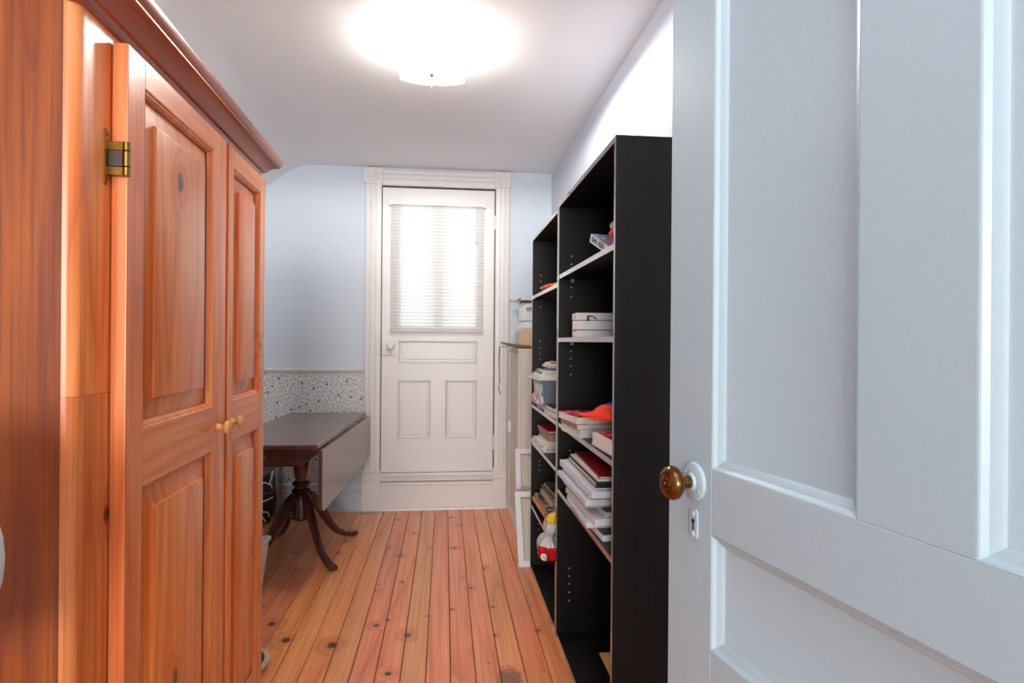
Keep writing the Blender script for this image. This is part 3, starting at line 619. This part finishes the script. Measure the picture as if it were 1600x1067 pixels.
# S2: white keepsake box
kb = thing('keepsake_box', 'small white wooden box with a metal clasp, on the upper shelf', 'box', (.485, 2.215, 1.284), R(-3))
bxo('box_base', 'white', kb, 0, .135, 0, .10, .0, .026, .001); bxo('foot_moulding', solid('tan line', 150, 130, 120), kb, -.003, .138, -.003, .103, .026, .029, .001)
bxo('box_body', 'white', kb, .0, .135, 0, .10, .029, .062, .001); bxo('box_lid', 'white', kb, -.001, .136, -.001, .101, .064, .091, .0015)
bm = nb(); box(bm, .038, .047, -.006, -.001, .060, .080, .001); tube(bm, [(.044, -.006, .080), (.060, -.010, .077), (.074, -.008, .068)], .0022, 6); obj('clasp', bm, 'brown_pl', kb)
pk = bxo('small_tub', solid('pinkish card', 206, 168, 150), None, 0, .03, 0, .05, 0, .045, .003, loc=(.515, 2.345, 1.2845)); tag(pk, 'small pinkish carton standing behind the white clasped box', 'carton')
# S1: tilted book, cloths
bk0 = hexa(.16, .20, .028, 'black', 'page_y', 'book', 'dark book lying flat at the back of the top shelf', 'book', (.60, 2.16, 1.553), 0)
tb = thing('paperback', 'white-spined paperback with blue cover, tilted on the top shelf', 'book', (.540, 1.975, 1.5535), R(10)); tb.rotation_euler = (R(24), 0, R(10))
bm = nb(); box(bm, 0, .12, 0, .175, 0, .001); box(bm, 0, .001, 0, .175, .001, .029); obj('cover', bm, 'white', tb); bxo('page_block', 'page', tb, .001, .119, .001, .174, .001, .029)
bxo('front_cover', 'pr_blue', tb, 0, .12, 0, .175, .029, .030)
def text(s, size, m_, parent, matrix, name='lettering', ext=.0003, bold=.0):
    cu = bpy.data.curves.new(name, 'FONT'); cu.body = s; cu.size = size; cu.extrude = ext; cu.offset = bold; cu.align_x = 'CENTER'; cu.align_y = 'CENTER'
    t = bpy.data.objects.new('tmp', cu); C.objects.link(t); dg = bpy.context.evaluated_depsgraph_get(); me = bpy.data.meshes.new_from_object(t.evaluated_get(dg)); bpy.data.objects.remove(t)
    me.name = name; me.materials.clear(); me.transform(matrix); me.materials.append(M[m_] if isinstance(m_, str) else m_); return obj(name, me, None, parent)
# spine faces local -x: text runs along -y
text('BAN ASIX', .026, 'black', tb, Matrix.Translation((-.0004, .105, .015)) @ Matrix.Rotation(R(-90), 4, 'Z') @ Matrix.Rotation(R(90), 4, 'X'), bold=.0006)
def blob(seed, sx, sy, sz, amp=.3, fr=3.0, sub=3, flat=.0, ridge=True):
    bm = nb(); bmesh.ops.create_icosphere(bm, subdivisions=sub, radius=1)
    for v in bm.verts:
        p = v.co.copy(); nv = noise.noise(p * fr + Vector((seed, seed * .7, 0)))
        if ridge: nv = 1 - 2.2 * abs(nv)
        q = p * (1 + amp * nv * .5 - amp * .2); q = Vector((q.x * sx, q.y * sy, q.z * sz)); q.z = max(q.z, -sz * (1 - flat)); v.co = q
    zmin = min(v.co.z for v in bm.verts)
    for v in bm.verts: v.co.z -= zmin
    return bm
o = obj('rolled_cloth', blob(3, .034, .045, .020, .3, 3), 'coral', None, True, loc=(.590, 2.025, 1.618)); o.rotation_euler = (R(10), 0, 0); tag(o, 'coral red rolled cloth resting on the tilted paperback', 'cloth')
o = bxo('striped_case', printed('striped grey', lin(120, 108, 116), lin(220, 214, 220), lin(60, 50, 56), 30, .55), None, -.035, .035, -.05, .05, 0, .026, .010, seg=3, smooth=True, loc=(.602, 2.025, 1.658)); tag(o, 'soft grey striped case on top of the coral cloth', 'case')
# bottom compartment
o = thing('wood_board', 'ribbed brown wood board lying in the bottom of the near bookcase', 'board', (.622, 1.895, .0225), 0)
for q in range(6): bxo('rib', 'cardboard', o, q * .018, q * .018 + .0165, 0, .475, 0, .007, .001)
o = bxo('paper_sheet', 'white', None, 0, .003, 0, .29, 0, .20, loc=(.634, 1.915, .0300), rot=(0, R(5), 0)); tag(o, 'white sheet leaning upright at the bottom of the near bookcase', 'sheet')

# far bookcase contents
o = obj('crumpled_cloth', blob(5, .095, .14, .026, .5, 2.6, 4), 'orange_cloth', None, True, loc=(.60, 3.16, 1.5225)); tag(o, 'orange and brown crumpled cloth on the far bookcase top shelf', 'cloth')
tub = thing('storage_tub', 'grey plastic tub with a printed end label under a white board', 'tub', (.475, 2.935, .9205), R(2))
bm = nb(); rows = []
for z, i_ in ((0, .022), (.155, 0)): rows.append([bm.verts.new(p) for p in ((i_, i_, z), (.21 - i_, i_, z), (.21 - i_, .26 - i_, z), (i_, .26 - i_, z))])
for q in range(4): bm.faces.new((rows[0][q], rows[0][(q + 1) % 4], rows[1][(q + 1) % 4], rows[1][q]))
bm.faces.new(rows[0][::-1]); bm.faces.new(rows[1]); obj('tub_body', bm, 'tub', tub)
bm = nb(); v_ = [bm.verts.new(p) for p in ((.0035, .04, .03), (.0035, .22, .03), (-.001, .23, .135), (-.001, .03, .135))]; bm.faces.new(v_); e_ = bmesh.ops.extrude_face_region(bm, geom=bm.faces[:])
for v in e_['geom']:
    if isinstance(v, bmesh.types.BMVert): v.co.x += .012
obj('tub_label', bm, 'pr_sticker', tub)
bxo('tub_rim', 'tub', tub, -.004, .214, -.004, .264, .150, .156, .002)
zs = .9205 + .157
wb = bxo('white_board', 'white', None, -.004, .24, 0, .34, 0, .007, .001, loc=(.462, 2.93, zs), rot=(0, 0, R(3))); tag(wb, 'thin white board laid over the grey tub', 'board')
zs += .0078
for n_, (T, nx, mm, lb) in enumerate(((.010, .470, 'cream', 'cream magazine lowest in the pile on the white board'), (.008, .478, 'pr_white', 'printed white magazine second in the pile on the white board'), (.009, .485, 'pr_black', 'magazine with black lettering in the pile on the white board'), (.007, .490, 'pr_white', 'pale printed magazine topmost of the flat pile on the white board'))):
    put(T, (nx, 3.00 + .01 * n_), (nx + .004 * (n_ - 1), 3.2), .26, .19, lb, 'b', mc=mm, nm='magazine', cat='magazine', st=.0007)
o = obj('crumpled_paper', blob(9, .085, .11, .022, .6, 2.5, 4), 'pr_white', None, True, loc=(.60, 3.13, zs)); tag(o, 'crumpled patterned paper heaped on top of the magazines', 'paper')
o = obj('folded_jeans', blob(12, .075, .085, .034, .35, 2.2, 4), 'denim', None, True, loc=(.60, 2.82, .9205 + .046)); tag(o, 'dark blue folded denim in front of the grey tub', 'clothing')
zs = .9205
put(.022, (.490, 2.70), (.486, 2.85), .22, .19, 'white book lowest of the pair under the denim', 'b', mc='page', st=.001)
put(.020, (.494, 2.735), (.49, 2.9), .20, .18, 'black-covered book under the denim', 'b', mc='black', sp='n')
o = obj('pink_cloth', blob(21, .045, .062, .040, .6, 3.2, 4), 'pink_cloth', None, True, loc=(.520, 3.282, .9208)); tag(o, 'pink and white crumpled cloth beside the grey tub', 'cloth')
zs = .7165
for n_, (T, x, y, L_, mc, sp_, lb) in enumerate((
    (.011, .488, 2.975, .34, 'page', '-x', 'white booklet at the bottom of the pile topped by a red book'),
    (.012, .486, 2.985, .32, 'pr_white', '-x', 'white printed book second from the bottom under the red book'),
    (.013, .490, 2.975, .31, 'page', 'n', 'white book third from the bottom under the red book'),
    (.018, .512, 2.965, .24, 'cream', '-x', 'cream book fourth from the bottom under the red book'),
    (.020, .515, 2.975, .24, 'grey_cover', 'n', 'grey hardcover directly under the red pair'),
    (.014, .510, 2.955, .25, 'brown_cover', 'n', 'brown-edged book sandwiched below the red book'),
    (.016, .508, 2.960, .25, 'red', '-x', 'red hardcover on top of the pile in the far bookcase'))):
    put(T, (x, y), (x - .012, y + L_), L_, .20, lb, 'b', mc=mc, mp='page' if n_ < 4 else 'page_y', sp=sp_)
zs = .3635
for n_, (T, x, y, L_, mc, sp_, lb) in enumerate((
    (.016, .520, 2.945, .26, 'pr_green', 'n', 'green printed book at the bottom of the low pile in the far bookcase'),
    (.014, .508, 2.950, .30, 'page', '-x', 'white book second from the bottom of the low pile'),
    (.013, .500, 2.945, .30, 'olive', 'n', 'dark olive book third from the bottom of the low pile'),
    (.020, .490, 2.935, .34, 'orange_cover', '-x', 'wide orange book jutting from the low pile'),
    (.018, .504, 2.955, .32, 'pr_black', '-x', 'black book with pale lettering in the low pile'),
    (.020, .530, 2.965, .30, 'page_y', 'n', 'thick yellowed book above the black lettered one'),
    (.022, .540, 2.975, .30, 'brown_cover', '-x', 'brown book second from the top of the low pile'),
    (.016, .548, 2.985, .28, 'pr_green', 'n', 'grey-green sketchbook on top of the low pile'))):
    put(T, (x, y), (x - .010, y + L_), L_, .19, lb, 'b', mc=mc, mp='page_y' if n_ > 2 else 'page', sp=sp_)
# tied plastic bag hanging over the low shelf edge
bag = thing('plastic_bag', 'knotted white and red plastic bag with a yellow top hanging at the low shelf', 'bag', (.470, 2.735, .275))
def bagmesh(prof, seed, n=40):
    bm = nb(); rows = []
    for (cx, cy, z, rx, ry, w) in prof:
        rows.append([bm.verts.new((cx + rx * math.cos(2 * PI * i / n) * (1 + w * noise.noise(Vector((math.cos(2 * PI * i / n) * 3, math.sin(2 * PI * i / n) * 3, z * 12 + seed)))), cy + ry * math.sin(2 * PI * i / n) * (1 + w * noise.noise(Vector((math.cos(2 * PI * i / n) * 3 + 5, math.sin(2 * PI * i / n) * 3, z * 12 + seed)))), z)) for i in range(n)])
    for a, b in zip(rows, rows[1:]):
        for i in range(n): bm.faces.new((a[i], a[(i + 1) % n], b[(i + 1) % n], b[i]))
    bm.faces.new(rows[0][::-1]); bm.faces.new(rows[-1]); return bm
bb = obj('bag_body', bagmesh([(0, 0, .006, .010, .03, .2), (0, 0, .010, .030, .060, .25), (0, 0, .028, .042, .088, .3), (0, 0, .055, .046, .096, .35), (0, 0, .082, .042, .088, .45), (.004, 0, .102, .030, .062, .6), (.008, -.005, .112, .020, .042, .7), (.009, -.006, .120, .019, .038, .7)], 1, 56), 'bagw', bag, True)
# red print on body: second material by face position
bb.data.materials.append(solid('bag red', 196, 20, 36, rough=.25)); 
for p in bb.data.polygons:
    c_ = p.center
    if c_.y < -.018 - (c_.z - .05) * .35 and c_.z < .085: p.material_index = 1
obj('bag_neck', bagmesh([(.009, -.006, .118, .019, .038, .7), (.012, -.008, .134, .026, .052, .8), (.018, -.012, .155, .029, .058, .8), (.022, -.014, .176, .027, .054, .8)], 4, 56), 'bagw', bag, True)
yk = obj('bag_top', bagmesh([(.022, -.014, .176, .027, .054, .8), (.026, -.016, .192, .027, .050, .7), (.032, -.018, .208, .022, .040, .6), (.034, -.018, .216, .010, .018, .5)], 7), solid('bag yellow', 236, 206, 60, rough=.35), bag, True); yk['label'] = 'yellow top of the bag'
text('e', .060, 'white', bb, Matrix.Translation((-.030, -.094, .050)) @ Matrix.Rotation(R(-32), 4, 'Z') @ Matrix.Rotation(R(90), 4, 'X'), bold=.0012, ext=.003)

# ------------------------------------------------------------------ beige cabinet with hat, cloth, box
cab = thing('beige_cabinet', 'beige painted narrow cabinet in the far right corner', 'cabinet', (.470, 3.88, 0)); CW = .725; CD = .335
CW = 4.595 - 3.88
bxo('body', 'beige', cab, .022, CD, 0, CW, .10, 1.205); bxo('top_board', 'beige', cab, 0, CD, -.004, CW, 1.205, 1.222, .002)
bxo('plinth', 'white', cab, .004, CD - .01, .0, CW - .01, 0, .10, .002)
bxo('face_stile', 'beige', cab, 0, .022, 0, .055, .10, 1.205, .002); bxo('face_stile', 'beige', cab, 0, .022, CW - .16, CW, .10, 1.205, .002)
dd = bxo('door', 'beige', cab, .006, .020, .057, CW - .162, .11, 1.19, .002)
bm = nb(); box(bm, -.016, .006, .44, .47, .62, .70, .004); obj('door_handle', bm, 'white', dd)
hat = thing('sun_hat', 'tan felt hat with a stiff wide brim and hanging chin cord on the beige cabinet', 'hat', (.585, 4.11, 1.2225))
bm = nb(); n_ = 32; rows = []
for r_, zz in ((.10, .006), (.15, .002), (.205, .012), (.211, .018), (.205, .024), (.15, .016), (.10, .018)):
    rows.append([bm.verts.new((r_ * math.cos(2 * PI * i / n_), r_ * 1.05 * math.sin(2 * PI * i / n_), zz + .012 * math.cos(4 * PI * i / n_) * (r_ / .2) ** 2 - .0)) for i in range(n_)])
for a, b in zip(rows, rows[1:]):
    for i in range(n_): bm.faces.new((a[i], a[(i + 1) % n_], b[(i + 1) % n_], b[i]))
zmn = min(v.co.z for v in bm.verts)
for v in bm.verts: v.co.z -= zmn - .001
obj('brim', bm, 'brim', hat, True)
bm = nb(); lathe(bm, [(.108, .006), (.105, .03), (.098, .065), (.090, .105), (.080, .125), (.05, .134), (0, .136)], 32); obj('crown', bm, 'felt', hat, True)
bm = nb(); tube(bm, [(-.165, -.03, .012), (-.213, -.02, .006), (-.219, -.02, -.06), (-.217, -.02, -.17), (-.216, -.02, -.24)], .0022, 6); tube(bm, [(-.15, .03, .012), (-.213, .015, .006), (-.219, .010, -.06), (-.217, -.012, -.17), (-.214, -.018, -.235)], .0022, 6)
tube(bm, [(-.216, -.02, -.24), (-.222, -.02, -.27), (-.214, -.022, -.295), (-.207, -.022, -.315)], .0028, 6); obj('chin_cord', bm, 'cord', hat)
bm = nb(); lathe(bm, [(.003, -.008), (.007, -.004), (.007, .004), (.003, .008)], 10, Matrix.Translation((-.216, -.02, -.245))); obj('cord_bead', bm, 'cream', hat)
o = obj('white_cloth', bagmesh([(0, 0, 0, .105, .10, .1), (0, 0, .05, .100, .1, .15), (0, 0, .09, .085, .09, .2), (0, 0, .10, .05, .05, .2)], 11), solid('soft white', 224, 224, 226, rough=.9), None, True, loc=(.625, 4.445, 1.2228 + .095)); tag(o, 'white folded cloth behind the tan hat', 'cloth')
o2 = bxo('storage_box', solid('pale box', 208, 212, 216), None, -.1, .1, -.075, .09, 0, .094, .003, loc=(.625, 4.43, 1.2225)); tag(o2, 'pale box hidden behind the hat on the beige cabinet', 'box')
jar = thing('white_canister', 'white ribbed plastic canister above the hat', 'canister', (.615, 4.44, 1.4185)); bm = nb()
lathe(bm, [(.070, 0), (.072, .005), (.072, .12), (.068, .13), (.0, .13)], 24); obj('canister_body', bm, 'white', jar, 30)
bxo('lid', solid('dark lid', 90, 100, 112), jar, -.065, .065, -.065, .065, .130, .142, .004); bm = nb()
for q in range(10):
    a = PI / 2 + q * PI / 10 + .2; tube(bm, [(.0725 * math.cos(a), .0725 * math.sin(a), .008), (.0725 * math.cos(a), .0725 * math.sin(a), .118)], .002, 5)
obj('ribs', bm, 'white', jar)
bxo('label_patch', 'grey_cover', jar, -.030, .01, -.0745, -.072, .07, .10)
o = bxo('patterned_tray', M['pr_white'], None, -.11, .11, -.10, .10, 0, .020, .004, loc=(.600, 4.43, 1.5625), rot=(0, 0, R(12))); tag(o, 'flat white patterned packet on top of the canister', 'packet')

# stretched canvases seen from the back, leaning at the cabinet
def stretcher(label, loc, rx, rz, w, h, ry=0):
    o = thing('stretched_canvas', label, 'canvas', loc, 0, 'canvases leaning with their backs showing'); o.rotation_euler = (rx, ry, rz)
    b = .034; t = .018
    for a in ((0, b, 0, h), (w - b, w, 0, h)): bxo('stretcher_bar', 'white', o, a[0], a[1], 0, t, a[2], a[3], .002)
    for a in ((0, b), (h - b, h)): bxo('stretcher_bar', 'white', o, b, w - b, 0, t, a[0], a[1], .002)
    bxo('inner_lip', 'cardboard', o, b, b + .004, .006, t, b, h - b); bxo('inner_lip', 'cardboard', o, b, w - b, .006, t, h - b - .004, h - b)
    bxo('canvas_back', 'canvas', o, .004, w - .004, t, t + .002, .004, h - .004); return o
stretcher('lower white-framed canvas leaning back beside the far bookcase', (.422, 3.385, .001), R(-30), R(0), .30, .43)
stretcher('taller white-framed canvas standing behind the lower one', (.452, 3.71, .001), R(-14), 0, .26, .60)

# ------------------------------------------------------------------ drop-leaf pedestal table
tbl = thing('drop_leaf_table', 'dark mahogany drop-leaf table on a turned four-footed pedestal', 'table', (-.842, 3.735, 0), R(-2.3))
HW, HL, TZ = .262, .685, .755
bm = nb(); rows = []
for i_, z in ((.012, TZ - .024), (.004, TZ - .022), (.0, TZ - .016), (.0, TZ - .012), (.005, TZ - .010), (.004, TZ - .004), (.008, TZ)):
    rows.append([bm.verts.new((sx * (HW - i_), sy * (HL - i_), z)) for sx, sy in ((-1, -1), (1, -1), (1, 1), (-1, 1))])
for a, b in zip(rows, rows[1:]):
    for q in range(4): bm.faces.new((a[q], a[(q + 1) % 4], b[(q + 1) % 4], b[q]))
bm.faces.new(rows[0][::-1]); bm.faces.new(rows[-1]); obj('tabletop', bm, 'mahog', tbl, 25)
for s in (-1, 1):
    bm = nb(); zt_ = TZ - .026; zb_ = .425; cr = .045
    out = [(-HL, zt_), (HL, zt_)] + [(HL - cr + cr * math.cos(-q * PI / 8), zb_ + cr + cr * math.sin(-q * PI / 8)) for q in range(5)] + [(-HL + cr - cr * math.sin(q * PI / 8), zb_ + cr - cr * math.cos(q * PI / 8)) for q in range(5)]
    prism(bm, out, 'x', s * (HW + .003) - (.018 if s < 0 else 0), s * (HW + .003) + (.018 if s > 0 else 0)); lf = obj('leaf', bm, 'mahog', tbl, 25)
    bm = nb()
    for y in (-.42, 0, .42): lathe(bm, [(.004, -.03), (.004, .03)], 8, Matrix.Translation((s * (HW - .004), y, TZ - .029)) @ Matrix.Rotation(R(90), 4, 'X'))
    obj('hinge_barrel', bm, 'brass', lf, 40)
bxo('apron', 'mahog', tbl, -.185, .155, -HL + .10, HL - .06, TZ - .125, TZ - .024, .003)
dw = bxo('drawer', 'mahog', tbl, -.165, .135, -HL + .085, -HL + .10, TZ - .116, TZ - .034, .003)
bm = nb(); lathe(bm, [(.006, 0), (.006, .010), (.012, .016), (.012, .022), (0, .026)], 16, Matrix.Translation((-.015, -HL + .085, TZ - .075)) @ RX); obj('drawer_knob', bm, 'brass', dw, 40)
bxo('cross_block', 'mahog_z', tbl, -.07, .07, -.12, .12, TZ - .150, TZ - .125, .004)
bm = nb(); lathe(bm, [(.062, .605), (.062, .59), (.050, .585), (.047, .54), (.046, .50), (.040, .46), (.034, .44), (.034, .43), (.050, .422), (.054, .412), (.048, .402), (.040, .396), (.040, .388), (.052, .380), (.058, .368), (.052, .356), (.044, .350), (.052, .335), (.062, .300), (.062, .215), (.045, .200), (.0, .196)][::-1], 28); obj('pedestal_column', bm, 'mahog_z', tbl, 40)
FP = [(.048, .335, .030, .020), (.075, .315, .032, .020), (.12, .265, .030, .019), (.165, .195, .026, .018), (.21, .125, .022, .017), (.26, .070, .018, .017), (.32, .035, .015, .018), (.375, .020, .0145, .020), (.410, .0185, .0145, .021)]
for ang in (-50, 50, 130, 230):
    bm = nb(); rows = []; cs, sn = math.cos(R(ang)), math.sin(R(ang)); pts = [Vector((r_, 0, z)) for r_, z, h_, w_ in FP]
    for q, (r_, z, h_, w_) in enumerate(FP):
        t = (pts[min(q + 1, len(pts) - 1)] - pts[max(q - 1, 0)]).normalized(); nn = Vector((-t.z, 0, t.x))
        if nn.z < 0: nn = -nn
        row = []
        for a, b in ((-1, -.7), (-1, .6), (-.75, .95), (-.4, .8), (-.25, 1.08), (.25, 1.08), (.4, .8), (.75, .95), (1, .6), (1, -.7), (.6, -1), (-.6, -1)):
            p = pts[q] + nn * (b * h_); y = a * w_; z_ = max(p.z, 0.0)
            row.append(bm.verts.new((p.x * cs - y * sn, p.x * sn + y * cs, z_)))
        rows.append(row)
    m_ = len(rows[0])
    for a, b in zip(rows, rows[1:]):
        for q in range(m_): bm.faces.new((a[q], a[(q + 1) % m_], b[(q + 1) % m_], b[q]))
    bm.faces.new(rows[0][::-1]); bm.faces.new(rows[-1]); obj('leg', bm, 'mahog_z', tbl, 35)

# ------------------------------------------------------------------ things under and beside the table
gb = thing('grey_panel', 'slate grey upright panel leaning in the far left corner under the table', 'panel', (-1.40, 4.50, 0))
bxo('panel_board', 'slate', gb, 0, .215, 0, .10, 0, .60, .004); bxo('edge_highlight', solid('edge highlight', 168, 180, 188, rough=.3), gb, .209, .219, -.004, .012, 0, .60, .002)  # the paler strip is a highlight painted along the panel's right edge
bp = thing('backpack', 'black backpack with white cords and a red band, on the floor under the table', 'bag', (-1.27, 4.36, 0))
obj('pack_body', blob(31, .115, .085, .19, .25, 2, 4, .15), 'bagblack', bp, True)
bm = nb(); tube(bm, [(-.05, -.09, .22), (.03, -.098, .225), (.085, -.075, .225), (.118, -.02, .22)], .014, 8, .5); obj('red_band', bm, solid('band red', 150, 24, 34, rough=.6), bp, True)
bm = nb()
tube(bm, [(-.04, -.10, .18), (.02, -.105, .165), (.07, -.085, .175), (.11, -.045, .19)], .004, 6)
tube(bm, [(-.03, -.10, .12), (.03, -.10, .125), (.06, -.09, .10), (.085, -.075, .095), (.095, -.07, .06)], .004, 6)
tube(bm, [(-.04, -.10, .09), (.03, -.10, .08), (.06, -.09, .06), (.075, -.085, .03)], .004, 6)
tube(bm, [(.02, -.09, .26), (.06, -.085, .30), (.10, -.06, .28), (.105, -.05, .25)], .005, 6); obj('cords', bm, 'white', bp, True)
bm = nb(); tube(bm, [(.085, -.05, .27), (.10, -.04, .33), (.105, -.03, .40)], .006, 6); obj('strap', bm, 'white', bp, True)
bn = thing('plastic_bin', 'white tapered plastic bin beside the far side of the wardrobe', 'bin', (-.985, 3.03, 0), R(-2))
bm = nb(); rows = []
for i_, z in ((.030, .0), (.0, .270), (-.008, .272), (-.008, .286), (.004, .286), (.034, .01)):
    w_, l_ = .122 - i_, .13 - i_; c_ = .02
    rows.append([bm.verts.new((x, y, z)) for x, y in ((-w_ + c_, -l_), (w_ - c_, -l_), (w_, -l_ + c_), (w_, l_ - c_), (w_ - c_, l_), (-w_ + c_, l_), (-w_, l_ - c_), (-w_, -l_ + c_))])
for a, b in zip(rows, rows[1:]):
    for q in range(8): bm.faces.new((a[q], a[(q + 1) % 8], b[(q + 1) % 8], b[q]))
bm.faces.new(rows[0][::-1]); bm.faces.new(rows[-1]); obj('bin_shell', bm, solid('bin white', 226, 228, 232, rough=.3), bn, 40)
bs = thing('round_basket', 'round brown woven basket with a white rope rim on the floor by the wardrobe', 'basket', (-.812, 2.425, 0))
bm = nb(); lathe(bm, [(.10, 0), (.128, .006), (.140, .030), (.134, .030), (.122, .012), (.095, .006), (0, .006)], 36); obj('basket_body', bm, 'straw', bs, True)
bm = nb()
for rr_, zz in ((.141, .030), (.136, .034), (.145, .025), (.1315, .030)):
    ring = [(rr_ * math.cos(2 * PI * i / 48), rr_ * math.sin(2 * PI * i / 48), zz) for i in range(49)]; tube(bm, ring, .0030, 6)
obj('rope_rim', bm, solid('rope', 222, 206, 188, rough=.8), bs, True)
bm = nb()
for i in range(26):
    a = random.uniform(0, 2 * PI); r_ = random.uniform(.02, .095) ; lathe(bm, [(.003, 0), (.002, .002), (0, .0025)], 6, Matrix.Translation((r_ * math.cos(a), r_ * math.sin(a), .0058)))
d_ = obj('pale_studs', bm, 'cream', bs); d_['kind'] = 'stuff'

# padded chair whose round back just enters the frame at the left
ch = thing('padded_chair', 'round-backed pale grey padded chair at the left edge, before the wardrobe side', 'chair', (-0.675, 0.638, 0), R(20))
bm = nb(); lathe(bm, [(0, -.035), (.12, -.033), (.165, -.022), (.180, 0), (.165, .022), (.12, .033), (0, .035)], 40, Matrix.Translation((0, .16, 0.981)) @ Matrix.Rotation(R(90), 4, 'X')); obj('backrest', bm, 'grey_pad', ch, True)
bm = nb(); bmesh.ops.create_cube(bm, size=1)
for v in bm.verts: v.co = Vector((v.co.x * .40, v.co.y * .40 - .03, v.co.z * .08 + .45))
bmesh.ops.bevel(bm, geom=bm.edges[:], offset=.03, segments=3, affect='EDGES'); obj('seat', bm, 'grey_pad', ch, True)
for sx in (-.16, .16):
    bm = nb(); tube(bm, [(sx, -.19, 0), (sx, -.18, .42)], [.012, .019], 10); obj('leg', bm, 'maple', ch, True)
    bm = nb(); tube(bm, [(sx, .18, 0), (sx, .15, .44), (sx * .8, .165, .90)], [.012, .018, .012], 10); obj('leg', bm, 'maple', ch, True)
